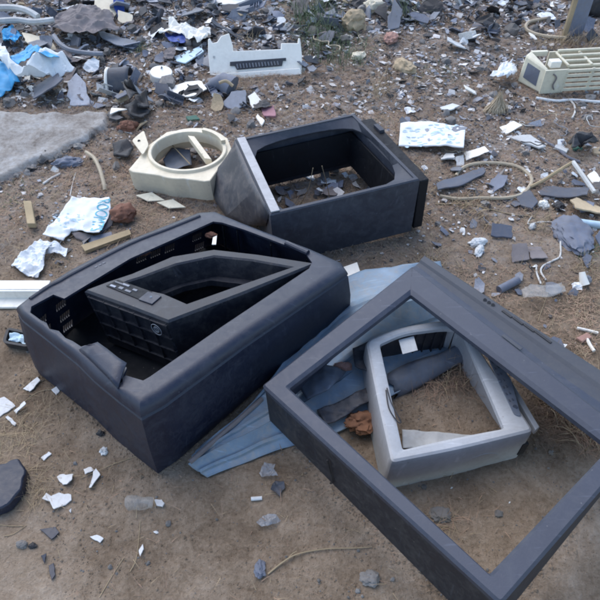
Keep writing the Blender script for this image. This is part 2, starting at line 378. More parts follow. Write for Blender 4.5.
# bent flap of the broken rim
e0 = [pl.at(x, y, .001) for x, y in ((79, 350), (88, 358), (98, 368), (108, 378), (118, 389))]
e1 = [pl.at(x, y, .012) for x, y in ((92, 345), (98, 343), (108, 350), (119, 359), (127, 364))]
vs = []; fs = []
for r_ in range(6):
    t = r_ / 5
    for k in range(5): vs.append(e0[k].lerp(e1[k], t) + n * (.004 * math.sin(t * 2.6) + .002 * noise.noise(Vector((k * .9, t * 3, 1)))))
for r_ in range(5):
    for k in range(4): fs.append([r_ * 5 + k, r_ * 5 + k + 1, r_ * 5 + 6 + k, r_ * 5 + 5 + k])
mesh('rim_flap', vs, fs, M['shell'], sh, solid=.0025, angle=25)
for k in range(7):
    p_, q_ = i_[24 + k * 2], bot[24 + k * 2]
    MB().box(wall_in[24 + k * 2] - n * .06 + Vector((-.006, -.006, 0)), Vector((.0015, 0, 0)), Vector((0, .008, 0)), n * .055).build('inner_rib', M['shell_in'], sh, smooth=False)
# bolted tube end of the right rim, and clip on the rim
p0, p1 = pl.at(286, 243, .001), pl.at(308, 253, .001)
MB().tube([p0, p0.lerp(p1, .5), p1], .0075, 10).build('rim_tube', M['shell'], sh)
mb = MB()
for px, py in ((88, 268), (92, 266), (96, 264)): mb.box(pl.at(px + 8, py - 1, -.0005), wd * .004, wn * .0018, n * .0012)
mb.build('rim_mark', M['grey'], sh)
q = [pl.at(x, y, .0005) for x, y in ((30, 299), (48, 287), (60, 281), (74, 273), (130, 244), (168, 229), (200, 216))]
MB().tube(curve(q, 4), .0045, 8).build('rim_ridge', M['shell'], sh)
EX.append([ff, fr_, fb, fl])

# ------------------------------------------------------------------ 2. smaller casing lying inside the shell
pi = Pl((168, 321, .222), (316, 262, .197), (84, 289, .2)); n = pi.n
OUT = [(84, 290), (108, 281), (132, 273), (172, 256), (214, 249), (258, 254), (316, 263), (242, 293), (168, 321), (126, 305)]
INN = [(122, 284), (128, 281), (141, 277), (176, 264), (214, 256), (252, 260), (291, 267), (238, 285), (187, 303), (164, 293)]
o, i_ = pi.loop(OUT), pi.loop(INN)
ic = thing('monitor_casing', 'smaller dark grey monitor casing with ribbed side sitting inside the big shell', 'monitor casing', (o[0] + o[6]) / 2 - n * .17)
d = -n * .165
lo = shift(offset(o, -.012, n), d)
i2 = shift(offset(i_, -.004, n), n * -.055)
i3 = shift([p.lerp(sum(i_, Vector()) / len(i_), .28) for p in i_], n * -.062)
ring('casing_body', [lo, lerpl(lo, o, .5), shift(offset(o, .0, n), n * -.006), shift(offset(o, -.004, n), 0 * n), offset(i_, .004, n), shift(i_, n * -.004), i2, shift(i2, n * -.004), shift(offset(i_, .003, n), n * -.03), shift(offset(o, -.008, n), n * -.012), offset(lo, -.004, n)], M['inner'], ic, angle=32)
ring('inner_ring', [shift(i2, n * -.0045), shift(i3, n * .004), shift(i3, n * -.001), shift(i3, n * -.012), shift(i2, n * -.014)], M['inner'], ic, angle=40)
# rib grid on the left side
A, B_ = o[0], o[8]; ex = (B_ - A); Ls = ex.length; ex = ex.normalized(); ey = ex.cross(n).normalized(); dn = (lo[0] - o[0]).normalized()
if ey.dot(EYE - A) < 0 and False: ey.negate()
ey = -ey if ey.dot(A - (o[3])) < 0 else ey
mb = MB()
for k in range(6): mb.box(A + ex * (.012 + (Ls - .024) * k / 5) + dn * .078 + ey * .0005, ex * .0015, ey * .0035, dn * .065)
for k in range(4): mb.box(A + ex * Ls * .5 + dn * (.016 + .04 * k) + ey * .001, ex * (Ls * .47), ey * .004, dn * .0015)
rg = mb.build('rib_grid', M['inner'], ic, smooth=False)
mb = MB(); c = A + ex * (Ls * .83) + dn * .038 + ey * .0055
for r_ in (.0135, .007):
    mb.tube([c + ex * (r_ * math.cos(t * .3142)) + dn * (r_ * 1.15 * math.sin(t * .3142)) for t in range(21)], .0009, 6)
mb.tube([c + ex * -.004 + dn * -.006, c + ex * .004 + dn * .006], .0008, 6)
mb.build('round_emblem', M['silver'], rg)
# socket panel on the left bar
qv = pi.loop([(106, 286), (118, 280), (152, 292), (150, 304)], .0008)
mb = MB(); prism(mb, qv, n * .0015); so_ = mb.build('socket_panel', M['shell_in'], ic, bevel=.0006)
for px, py, w_, h_ in [(113, 286, .008, .003), (121, 288, .006, .004), (126, 285, .010, .003), (128, 291, .008, .003), (135, 290, .006, .003), (119, 283, .012, .0022)]:
    MB().box(pi.at(px, py, .003), ex * w_, ex.cross(n) * h_, n * .0008).build('socket', M['grey'], so_, smooth=False)
mb = MB().box(pi.at(150, 298, .002), ex * .02, ex.cross(n) * .017, n * .0015); kp = mb.build('knob_plate', M['shell'], ic, bevel=.001)
MB().tube([pi.at(151, 297, .003), pi.at(151, 297, .0045)], .003, 12).build('screw', M['silver'], kp)
# brick crumbs and white chip lodged on the shell's ledge
tag(lump('brick_crumb', pl.at(142, 254, -.035), (.022, .008, .007), M['brick'], 3), 'long rust red crumb lodged under the back rim of the dark shell', 'brick crumb')
tag(lump('brick_crumb', pl.at(211, 236, -.035), (.015, .01, .008), M['brick'], 5), 'rust red crumb in the far corner of the dark shell', 'brick crumb')
q = pl.loop([(213, 238), (217, 236), (216, 245), (212, 245)], -.03); mb = MB(); prism(mb, q, n * .002)
tag(mb.build('white_chip', M['white']), 'tiny white chip stuck in the far corner inside the dark shell', 'plastic chip')

# ------------------------------------------------------------------ 3. square charcoal TV cabinet behind
pb = Pl((270, 215, .188), (419, 179, .21), (235, 138, .2)); n = pb.n
OQ = pb.loop([(235, 139), (354, 113), (420, 179), (270, 215)])
o = rnd_corners(OQ, .004, 2)
cx = thing('tv_cabinet', 'square charcoal TV cabinet standing open behind the dark shell with a pale edge strip', 'TV casing', sum(OQ, Vector()) / 4 - n * .2)
def dens(lp, k): return [lp[i].lerp(lp[(i + 1) % len(lp)], j / k) for i in range(len(lp)) for j in range(k)]
od = dens(OQ, 8); top_in = offset(od, -.012, n)
cen = sum(OQ, Vector()) / 4
def arch(w, grow=0):      # curved picture opening on a plane w below the rim, 32 points matching od
    a = [pb.at(*p, w) for p in [(249, 149), (357, 125), (404, 182), (279, 217)]]
    hf = [a[0].lerp(a[1], t / 8) for t in range(8)] + [a[1].lerp(a[2], t / 8) for t in range(8)] + [a[2].lerp(a[3], t / 8) for t in range(8)] + [a[3].lerp(a[0], t / 8) for t in range(8)]
    out = []
    for k, p in enumerate(hf):
        s = math.sin((k % 8) / 8 * math.pi); side = k // 8
        mid_out = ((a[side] + a[(side + 1) % 4]) / 2 - sum(a, Vector()) / 4).normalized()
        cf = abs(2 * ((k % 8) / 8) - 1) ** 3
        out.append((p + mid_out * (s * (.010, .010, -.002, .004)[side] + grow)).lerp(sum(a, Vector()) / 4, .115 * cf))
    return out
ar = arch(-.022)
ground_o = [p - n * .2 for p in offset(od, -.004, n)]
ring('cabinet_body', [ground_o, shift(od, n * -.004), offset(od, -.003, n), top_in, shift(offset(top_in, -.001, n), n * -.004), shift(ar, n * .002), ar, shift(arch(-.022, .004), n * -.006), shift(offset(top_in, .002, n), n * -.03), shift(offset(ground_o, -.006, n), n * 0)], M['box'], cx, angle=30)
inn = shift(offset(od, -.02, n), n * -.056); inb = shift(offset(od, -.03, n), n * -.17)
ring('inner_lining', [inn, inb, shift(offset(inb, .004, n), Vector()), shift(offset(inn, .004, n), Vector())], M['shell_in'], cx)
st = [pb.at(237, 139, .0015), pb.at(245, 137.5, .0015), pb.at(280, 211, .0015), pb.at(271, 213, .0015)]
mb = MB(); prism(mb, st, n * .004); mb.build('pale_strip', M['metal'], cx, bevel=.001)
# rear cover standing proud on the right side
e = (OQ[2] - OQ[1]).normalized(); rx = offset(OQ, 1, n)[2] - OQ[2]; rx = (OQ[2] - OQ[3]).normalized()
b0, b1 = OQ[1] + e * .03 + rx * .003 - n * .012, OQ[2] - e * .004 + rx * .003 - n * .012
q = [b0, b0 + rx * .045 - e * .0, b1 + rx * .03, b1]
mb = MB(); prism(mb, [p - n * .18 for p in q], n * .18); mb.build('rear_cover', M['shell_in'], cx, bevel=.003)
MB().box(b0.lerp(b1, .2) + rx * .03 + n * .004, e * .02, rx * .008, n * .006).build('cover_latch', M['box'], cx, bevel=.001)
# crumpled side sheet hanging out at the left
hin = [pb.at(235, 140, -.004).lerp(pb.at(269, 214, -.004), t / 7) for t in range(8)]
outp = [(230, 158, .13), (215, 170, .075), (209, 178, .05), (212, 190, .03), (216, 202, .02), (226, 216, .015), (246, 226, .03), (266, 226, .10)]
outp = [at(*p) for p in outp]
vs = []; fs = []
for r_ in range(9):
    t = r_ / 8
    for k in range(8):
        p = hin[k].lerp(outp[k], t); p += Vector((.3, .1, 1)) * (.030 * (.35 - abs(((k + t * 3.2) % 4.4) / 4.4 - .4)) + .003 * noise.noise(p * 40)) * math.sin(t * 2.6 + .2)
        vs.append(p)
for r_ in range(8):
    for k in range(7): fs.append([r_ * 8 + k, r_ * 8 + k + 1, r_ * 8 + 9 + k, r_ * 8 + 8 + k])
so = mesh('bent_side_sheet', vs, fs, M['sheetgrey'], cx, solid=.003, angle=14); so['label'] = 'crumpled grey side sheet bent outward'
EX.append([p - n * .2 for p in OQ])

# ------------------------------------------------------------------ 4. slate grey TV front frame, right
pf = Pl((262, 386, .165), (501, 604, .205), (412, 266, .185)); n = pf.n
H = pf.loop([(289, 387), (411, 293), (611, 446), (490, 573)])
R_ = pf.loop([(262, 385), (412, 266), (641, 443), (501, 604)])
S1, S2 = pf.at(426, 253), pf.at(664, 407)
def rc(l, r): return rnd_corners(l, r, 4)
ft = thing('tv_front_frame', 'big slate grey TV front frame tilted on the ground at right with control strip', 'TV frame', sum(R_, Vector()) / 4 - n * .17)
FULL = [R_[0], S1, S2, R_[3]]
o = rc(R_, [.008, .005, .008, .008]); h = rc(H, .004)
dep = .155
dcs = [.125, .055, .13, .165]; oF = rc(FULL, [.008, .005, .008, .008])
dl = [dcs[k // 5] for k in range(20)]
o_lo = [p - n * d for p, d in zip(offset(oF, .001, n), dl)]
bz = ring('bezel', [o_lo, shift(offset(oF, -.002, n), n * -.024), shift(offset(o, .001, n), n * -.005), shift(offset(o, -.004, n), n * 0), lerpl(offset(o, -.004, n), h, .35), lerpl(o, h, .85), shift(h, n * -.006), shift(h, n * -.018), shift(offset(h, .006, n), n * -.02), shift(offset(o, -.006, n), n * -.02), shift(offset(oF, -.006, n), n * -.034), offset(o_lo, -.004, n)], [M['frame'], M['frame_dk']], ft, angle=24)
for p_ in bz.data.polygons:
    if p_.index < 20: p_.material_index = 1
# control strip along the far side
e = (R_[2] - R_[1]).normalized()
def strip_pts(t): return R_[1].lerp(R_[2], t), S1.lerp(S2, t)
vs = []; fs = []; NS = 24
prof = [(.0, -.003), (.10, -.009), (.2, -.011), (.55, -.011), (.64, -.006), (.9, -.005), (1.0, -.010), (1.02, -.026), (.98, -.026), (.9, -.018), (.04, -.018)]
for k in range(NS + 1):
    a, b = strip_pts(k / NS)
    for u, w in prof: vs.append(a.lerp(b, u) + n * w + (a - b).normalized() * .0015)
P_ = len(prof)
for k in range(NS):
    for j in range(P_): fs.append([k * P_ + j, k * P_ + (j + 1) % P_, (k + 1) * P_ + (j + 1) % P_, (k + 1) * P_ + j])
fs.append(list(range(P_))); fs.append(list(range(NS * P_, NS * P_ + P_)))
cs = mesh('control_strip', vs, fs, M['strip'], ft, angle=25)
ns = n.cross(e).normalized()
for px, py in ((485, 300), (489, 302.6), (493, 305)):
    MB().tube([pf.at(px, py, -.008), pf.at(px, py, -.003)], .0042, 12).build('button', M['black'], cs)
for px, py, l in ((507, 314, .014), (518, 321, .014), (529, 328, .014), (543, 337, .022)):
    MB().box(pf.at(px, py, -.005), e * l, ns * .003, n * .0018).build('slot_button', M['black'], cs, bevel=.0008)
MB().box(pf.at(512, 342, .0012), e * .026, ns * .0042, n * .0009).build('badge', M['strip'], ft, bevel=.0004)
# wall seam and clip slot on the near side
nw = (R_[3] - R_[0]).normalized(); no = nw.cross(n).normalized()
if no.dot(EYE - R_[0]) < 0: no.negate()
q0 = R_[0].lerp(R_[3], .34)
MB().tube(curve([q0 + no * .004 - n * .05, q0 + nw * .006 + no * .0042 - n * .085, q0 + nw * .012 + no * .0048 - n * .12, q0 + nw * .005 + no * .005 - n * .135]), .002, 6).build('clip_slot', M['black'], ft)
EX.append([R_[0] - n * .17, R_[0].lerp(H[0], 1) - n * .17, H[3] - n * .17, R_[3] - n * .17])
EX.append([R_[3] - n * .17, H[3] - n * .17, H[2] - n * .17, R_[2] - n * .17])
EX.append([R_[1] - n * .17, S1 - n * .17, S2 - n * .17, R_[2] - n * .17])

# ------------------------------------------------------------------ 5. silver monitor frame inside it
ps = Pl((391, 462, .115), (534, 433, .108), (366, 338, .125)); n = ps.n
O_ = [(365, 340), (400, 326), (445, 319), (466, 327), (535, 431), (462, 449), (391, 463), (377, 400)]
I_ = [(380, 344), (404, 333), (445, 328), (462, 330), (504, 428), (455, 437), (403, 449), (391, 393)]
ol, il = ps.loop(O_), ps.loop(I_)
o = rnd_corners(ol, [.02, .05, .05, .02, .014, .05, .012, .05], 4); i_ = rnd_corners(il, [.006, .05, .05, .008, .006, .05, .006, .05], 4)
sv = thing('silver_monitor', 'silver grey monitor front frame lying inside the big slate frame', 'monitor frame', sum(ol, Vector()) / 8 - n * .11)
dep = .122
o_lo = shift(offset(o, .002, n), n * -dep)
ring('bezel', [o_lo, shift(offset(o, .001, n), n * -.012), shift(offset(o, -.002, n), n * -.003), offset(o, -.007, n), lerpl(o, i_, .75), shift(lerpl(o, i_, .97), n * -.003), shift(i_, n * -.012), shift(offset(i_, .004, n), n * -.014), shift(offset(o, -.006, n), n * -.016), shift(offset(o, -.003, n), n * -dep)], M['silver'], sv, angle=26)
e = (ol[4] - ol[3]).normalized(); es = n.cross(e).normalized()
cpl = rnd_corners(ps.loop([(479, 338), (486, 344), (511, 380), (521, 417), (514, 415), (500, 386)], .0008), .006, 3)
mb = MB(); prism(mb, cpl, n * .0018); cpn = mb.build('control_panel', M['bluegrey'], sv, bevel=.0006)
mb = MB()
for k in range(9):
    p = ps.at(488, 350, .003).lerp(ps.at(511, 400, .003), k / 8); mb.box(p + es * .004, e * .0025, es * .0016, n * .0008).box(p - es * .004, e * .0025, es * .0016, n * .0008)
mb.build('key_mark', M['slate'], cpn, smooth=False)
MB().tube([ps.at(515, 407, .002), ps.at(515, 407, .004)], .005, 14).build('power_button', M['dark'], cpn)
# second lip on the right side and moulded oval on the near wall
q = [ps.at(480, 336, -.014), ps.at(484, 335, -.014), ps.at(540, 427, -.014), ps.at(536, 430, -.014)]
mb = MB(); prism(mb, q, n * -.02); mb.build('side_lip', M['silver'], sv, bevel=.002)
wv = (ol[4] - ol[6]).normalized(); wo = wv.cross(n); wo = wo if wo.dot(EYE - ol[6]) > 0 else -wo
c = ol[6].lerp(ol[4], .67) - n * .105 + wo * .0028
mb = MB(); vs_ = [c + wv * (.052 * math.cos(t * math.pi / 16)) + n * (.058 * math.sin(t * math.pi / 16)) for t in range(17)]
prism(mb, vs_, wo * .0018); mb.build('oval_boss', M['silver'], sv, bevel=.0005)
mb = MB().box(ol[4] - n * .07 + wo * .0 + wv * -.006, wv * .007, wo * .004, n * .022); mb.build('corner_break', M['black'], sv)
MB().tube(curve([ps.at(387, 388, .002), ps.at(391, 402, .005), ps.at(397, 414, .005), ps.at(401, 422, .002), ps.at(397, 421, .001), ps.at(389, 408, .002), ps.at(386, 390, .001)], 5), .0014, 6).build('loose_cord', M['black'], sv)
# things seen through its opening
pw = [ps.at(378, 345, -.03), ps.at(470, 326, -.03)]
wx = (pw[1] - pw[0]).normalized()
mb = MB(); A = ps.at(382, 338, -.022); B_ = ps.at(468, 327, -.022); yy = n.cross(wx).normalized()
mb.box((A + B_) / 2 - n * .035, wx * ((B_ - A).length / 2), yy * .003, n * .038)
for k in range(9): mb.box(A.lerp(B_, (k + .5) / 9) - n * .035 - yy * .005, wx * .0016, yy * .003, n * .037)
mb.build('rear_wall', M['inner'], sv, smooth=False)
LB = ps.loop([(398, 339), (413, 335), (417, 349), (402, 353)], -.02)
mb = MB(); prism(mb, [p - yy * .004 for p in LB], n * .001); mb.build('paper_label', M['pale'], sv, smooth=False)
# curved grey shell fragment lying through the opening
vs = []; fs = []
A0, A1 = at(396, 394, .015), at(482, 352, .04)
for r_ in range(13):
    t = r_ / 12; p = A0.lerp(A1, t); wd_ = .052 - .012 * t + .006 * math.sin(t * 7)
    ax = (A1 - A0).normalized(); sd = Vector((-ax.y, ax.x, 0))
    for k in range(9):
        a = (k / 8 - .15) * math.pi * .62
        jag = .012 * noise.noise(Vector((k * 1.7, 3 + r_, 0))) if r_ in (0, 12) else 0
        vs.append(p + sd * (wd_ * (.5 - .9 * math.cos(a)) + .02) + Vector((0, 0, wd_ * .55 * math.sin(a) - .012 + .006 * noise.noise(Vector((r_ * .5, k * .5, 2))))) + ax * jag * 2)
for r_ in range(12):
    for k in range(8): fs.append([r_ * 9 + k, r_ * 9 + k + 1, r_ * 9 + 10 + k, r_ * 9 + 9 + k])
tag(mesh('curved_fragment', vs, fs, M['bluegrey'], solid=.003), 'curved blue grey plastic fragment lying inside the silver frame', 'plastic fragment')
q = [G(403, 449, .006), G(402, 430, .012), G(440, 432, .008), G(480, 436, .01), G(470, 446, .006)]
tag(sheet('plastic_sheet', q, M['pale'], amp=.005, seed=3, cell=.01), 'pale dusty plastic sheet on the soil along the silver frame opening', 'plastic sheet')

# ------------------------------------------------------------------ 6. folded blue sheet under the casings
L1 = [(207, 477), (284, 447), (345, 428), (394, 394), (474, 350)]
L2 = [(188, 463), (268, 424), (335, 385), (384, 352), (462, 322)]
L3 = [(192, 455), (256, 402), (330, 345), (372, 315), (450, 290)]
L4 = [(200, 446), (262, 392), (340, 282), (402, 266), (440, 262)]
hs = [(.004, .006, .01, .02, .02), (.03, .03, .04, .04, .03), (.034, .04, .06, .09, .04), (.02, .04, .04, .085, .05)]
vs = []; fs = []; rows = []
for l, z in zip((L1, L2, L3, L4), hs): rows.append(curve([at(x, y, zz_) for (x, y), zz_ in zip(l, z)], 10))
rr = []
for a, b in zip(rows[:-1], rows[1:]):
    for t, dz_ in ((0, 0), (.03, -.002), (.34, -.005), (.38, .0005), (.47, .0005), (.5, -.0055), (.8, -.004), (.97, -.001)): rr.append([p.lerp(q, t) + Vector((0, 0, dz_)) for p, q in zip(a, b)])
rr.append(rows[-1]); NC = len(rows[0])
for r_ in rr:
    for p in r_: vs.append(p + Vector((0, 0, .008 * noise.noise(p * 9) + .005 * noise.noise(p * 26))))
for r_ in range(len(rr) - 1):
    for k in range(NC - 1): fs.append([r_ * NC + k, r_ * NC + k + 1, (r_ + 1) * NC + k + 1, (r_ + 1) * NC + k])
bs = thing('blue_sheet', 'dull blue folded plastic sheet flattened under the dark shell and slate frame', 'plastic sheet', at(300, 420, 0))
mesh('sheet', vs, fs, M['blue'], bs, solid=.003, angle=22)
MB().tube([at(190, 462, .034), at(228, 429, .037), at(262, 399, .039)], .006, 8).build('edge_strip', M['rag'], bs)
for k in range(7):
    p = at(296 + 12 * k, 395 - 9 * k, .042); d = (at(300, 300, 0) - at(310, 330, 0)).normalized() * .016
    MB().box(p, d, Vector((.002, 0, 0)), (0, 0, .004)).build('rib', M['blue'], bs)
for k, (q, z0, lb) in enumerate([([(296, 384), (322, 366), (345, 372), (330, 392), (306, 400)], .055, 'torn blue grey piece curled up in the left corner of the slate frame'), ([(318, 410), (352, 396), (384, 380), (388, 392), (350, 414), (326, 424)], .03, 'torn blue grey strip lying beside the orange foam chunk'), ([(352, 350), (372, 340), (380, 352), (366, 372), (354, 368)], .07, 'small curled grey scrap left of the silver monitor front')]):
    tag(sheet('torn_plastic', [at(x, y, z0 + .012 * (j % 2)) for j, (x, y) in enumerate(q)], M['sheetgrey' if k else 'bluegrey'], amp=.012, freq=13, seed=k + 80, thick=.003, angle=35), lb, 'plastic piece')
tag(lump('foam_chunk', at(361, 424, .012), (.036, .026, .018), M['orange'], 2, .5, rot=.4), 'crumbly orange foam chunk between the slate and silver frames', 'foam chunk')
tag(lump('foam_chunk', at(342, 368, .045), (.022, .011, .01), M['pinkfoam'], 6, .4, rot=.1), 'small pinkish foam chunk resting on the blue sheet', 'foam chunk')
tag(lump('clod', at(338, 377, .042), (.008, .006, .005), M['black'], 3), 'dark crumb on the blue sheet next to the pinkish foam', 'crumb')
q = [at(343, 268, .03), at(357, 263, .034), at(360, 272, .03), at(346, 279, .03)]; mb = MB(); prism(mb, q, Vector((0, 0, .004)))
tag(mb.build('white_offcut', M['white'], bevel=.001), 'small white offcut wedged between cabinet and dark shell on the blue sheet', 'plastic offcut')

# ------------------------------------------------------------------ 7. cream panel with round opening
pc = Pl((128, 172, .078), (209, 182, .088), (230, 146, .10)); n = pc.n
sq = pc.loop([(127, 171), (209, 182), (232, 150), (227, 137), (199, 131), (168, 131), (147, 146), (138, 158)])
cn = pc.at(187.5, 152); ux = (sq[1] - sq[0]).normalized(); uy = n.cross(ux)
ctr = sum(sq, Vector()) / 8
def polar(lp, c, ang):       # distance from c to the loop's edge in a direction
    dx = ux * math.cos(ang) + uy * math.sin(ang); best = .3
    for k in range(len(lp)):
        a, b = lp[k] - c, lp[(k + 1) % len(lp)] - c
        ax, ay, bx, by = a.dot(ux), a.dot(uy), b.dot(ux), b.dot(uy); dxx, dyy = math.cos(ang), math.sin(ang)
        den = dxx * (by - ay) - dyy * (bx - ax)
        if abs(den) < 1e-9: continue
        t = (ax * (by - ay) - ay * (bx - ax)) / den; s = (ax * dyy - ay * dxx) / den
        if t > 0 and -1e-6 <= s <= 1 + 1e-6: best = min(best, t)
    return c + dx * best
NP = 64; AN = [2 * math.pi * k / NP for k in range(NP)]
r0 = .133; el = lambda r, w, f=.86: [cn + ux * (r * math.cos(a)) + uy * (r * f * math.sin(a)) + n * w for a in AN]
outr = [polar(sq, cn, a) for a in AN]
outr = [p if (p - cn).length > r0 + .012 else cn + (p - cn).normalized() * (r0 + .012) for p in outr]
cp = thing('round_hole_panel', 'cream plastic panel with a large round collar beside the charcoal cabinet', 'appliance panel', ctr - n * .085)
ring('panel_body', [shift(outr, n * -.078), shift(outr, n * -.002), offset(outr, -.002, n), el(r0 + .004, 0), el(r0 + .002, .007), el(r0, .009), el(r0 - .009, .009), el(r0 - .011, .006), el(r0 - .013, -.03), el(r0 - .010, -.031), shift(offset(outr, -.005, n), n * -.006), shift(offset(outr, -.004, n), n * -.078)], M['cream'], cp, angle=28)
e1 = pc.at(135, 140, .02)
tb = rnd_corners(pc.loop([(132, 141), (144, 131), (149, 146), (143, 156)], .012), .012, 3); mb = MB(); prism(mb, tb, n * .004)
MBt = mb.build('fixing_tab', M['cream'], cp, bevel=.001)
MB().tube([pc.at(139, 141, .0155), pc.at(139, 141, .0175)], .005, 10).build('screw_hole', M['black'], cp)
MB().box(pc.at(200, 150, .0), (pc.at(208, 163, 0) - pc.at(191, 140, 0)) * .5, ux * .012, n * .012).box(pc.at(197, 147, .013), (pc.at(208, 163, 0) - pc.at(191, 140, 0)) * .3, ux * .003, n * .001).build('bracket_arm', M['cream'], cp, bevel=.002)
mb = MB()
for k in range(10):
    q = [cn + ux * (r_ * math.cos(a)) + uy * (r_ * .86 * math.sin(a)) for a in (.55 + .09 * k, .55 + .09 * (k + 1)) for r_ in (r0 - .011, r0 + .004)]
    mb.hexa([q[0] + n * .008, q[1] + n * .008, q[3] + n * .008, q[2] + n * .008], [p + n * .022 for p in (q[0], q[1], q[3], q[2])])
mb.build('collar_block', M['cream'], cp)
q = [at(163, 160, .02), at(172, 148, .03), at(190, 150, .03), at(192, 165, .02), at(168, 172, .02)]
tag(sheet('dark_scrap', q, M['bluegrey'], amp=.004, seed=8), 'dark blue scrap lying inside the round hole of the cream panel', 'plastic scrap')
MB_ = MB().tube([at(172, 145, .05), at(190, 164, .035)], .002, 6); tag(MB_.build('stick', M['straw']), 'thin stick across the round hole of the cream panel', 'stick')
for k, (px, py, rr_) in enumerate([(150, 198, .3), (171, 205, .1)]):
    q = [G(px - 14, py - 2, .01), G(px + 2, py - 5, .014), G(px + 15, py + 3, .012), G(px - 2, py + 4, .01)]
    mb = MB(); prism(mb, q, Vector((0, 0, .004)))
    tag(mb.build('broken_strip', M['cream2'], bevel=.001), ['short pale plastic strip in front of the cream round hole panel', 'wide cream broken strip against the front of the round hole panel'][k], 'plastic strip')
EX.append([p - n * .085 for p in (sq[0], sq[1], sq[2], sq[5])])

# ------------------------------------------------------------------ 8. white appliance front with grille
b0, b1 = G(210, 76), G(301, 74); wx = (b1 - b0); WL = wx.length; wx = wx.normalized(); back = Vector((0, 0, 1)).cross(wx); up = (Vector((0, 0, 1)) + back * .75).normalized(); wn = up.cross(wx)
if wn.dot(EYE - b0) < 0: wn.negate()
wp = thing('white_front_panel', 'white appliance front panel with a dark grille standing in the far rubble', 'appliance panel', (b0 + b1) / 2)
def wpt(px, py, w=0):
    d = ray(px, py); q = b0 + wn * w; return EYE + d * ((q - EYE).dot(wn) / d.dot(wn))
outl = [(210, 75), (209, 62), (208, 52), (208, 39), (210, 38), (212, 43), (217, 42), (221, 36), (229, 33), (232, 43), (233, 51), (281, 49), (281, 43), (298, 43), (298, 38), (300, 38), (302, 55), (302, 75), (268, 79), (232, 81)]
mb = MB(); prism(mb, [wpt(*p) for p in outl], wn * -.045); mb.build('panel_body', M['white'], wp, bevel=.003)
mb = MB(); prism(mb, [wpt(x, y, .003) for x, y in [(211, 75), (300, 68.5), (301.5, 75), (268, 79), (232, 81)]], wn * .012); mb.build('lower_lip', M['white'], wp, bevel=.003)
mb = MB(); prism(mb, [wpt(x, y, .001) for x, y in [(230, 62), (286, 58), (286, 61), (283, 61), (282, 66), (237, 70), (235, 66), (230, 66)]], wn * .004); gre = mb.build('grille_recess', M['dark'], wp, bevel=.001)
mb = MB()
for k in range(14):
    p, q = wpt(237 + 3.1 * k, 64 - .22 * k, .006), wpt(238 + 3.1 * k, 68.5 - .28 * k, .006); mb.tube([p, q], .0035, 6)
mb.build('grille_mesh', M['grey'], gre)
mb = MB(); prism(mb, [wpt(x, y, .001) for x, y in [(213, 56), (215, 56), (215, 58), (213, 58)]], wn * .002); mb.build('rating_mark', M['pale'], wp)
f_ = wn * 1; f_.z = 0; EX.append([b0 + f_ * .12, b1 + f_ * .12, b1 + back * .2, b0 + back * .2])

# ------------------------------------------------------------------ 9. slotted cream housing, far right
h0, h1 = G(540, 95), G(640, 89); hx = (h1 - h0); hx.z = 0; HL = hx.length + .25; hx = hx.normalized(); hy = Vector((-hx.y, hx.x, 0)); hz = Vector((0, 0, 1))
hh = thing('slotted_housing', 'cream slotted appliance housing lying on its back at the right edge', 'appliance housing', h0)
hp = lambda x, y, z: h0 + hx * x + hy * y + hz * (z + .004)
mb = MB()
mb.box(hp(.04, .004, .05), hx * .045, hy * .004, hz * .05)
for k in range(5): mb.box(hp(.085 + (HL - .085) / 2, .004, .012 + .02 * k), hx * ((HL - .085) / 2), hy * .004, hz * .0055)
for k in range(6): mb.box(hp(.09 + .11 * k, .006, .05), hx * .006, hy * .003, hz * .05)
mb.build('slotted_wall', M['cream2'], hh, bevel=.001)
mb = MB()
for k in range(4): mb.box(hp(.1 + (HL - .1) / 2, .035 + .035 * k, .098 + .006 * k), hx * ((HL - .1) / 2), hy * .005, hz * .004)
for k in range(7): mb.box(hp(.1 + .1 * k, .088, .104), hx * .005, hy * .06, hz * .003)
mb.build('top_lattice', M['cream2'], hh, bevel=.001)
mb = MB(); cap = [(-.055, .02, 0), (-.062, .13, 0), (-.05, .17, .0), (-.03, .17, .12), (-.025, .10, .135), (-.0, .01, .1), (.0, 0, 0)]
pts = [hp(*p) for p in cap]
cap2 = [hp(-.002, .0, 0), hp(-.0, .0, .1), hp(-.02, .15, .125), hp(-.05, .165, 0)]
mb.hexa([hp(0, 0, 0), hp(.05, .004, 0), hp(.0, .16, 0), hp(-.055, .12, 0)], [hp(0, .008, .1), hp(.012, .012, .1), hp(-.012, .15, .118), hp(-.045, .125, .112)])
mb.build('end_cap', M['cream2'], hh, bevel=.008)
mb = MB(); mb.hexa([hp(-.046, .096, .03), hp(-.0135, .03, .02), hp(-.012, .032, .02), hp(-.044, .098, .03)], [hp(-.0405, .098, .09), hp(-.013, .034, .085), hp(-.010, .036, .085), hp(-.038, .1, .09)])
mb.build('grey_window', M['slate'], hh)
mb = MB().box(hp(HL / 2 + .03, .17, .05), hx * (HL / 2 - .05), hy * .004, hz * .05).box(hp(.03, .16, .1), hx * .035, hy * .008, hz * .01)
mb.build('back_wall', M['cream2'], hh, bevel=.001)
MB().box(hp(.05, .05, .105), hx * .022, hy * .016, hz * .014).build('clip_block', M['white'], hh, bevel=.003)
MB().tube(curve([hp(.03, -.003, .085), hp(.045, -.006, .07), hp(.04, -.006, .04), hp(.05, -.005, .02)]), .003, 6).build('latch_hook', M['rag'], hh)
EX.append([hp(-.06, 0, 0), hp(HL, 0, 0), hp(HL, .17, 0), hp(-.06, .17, 0)])

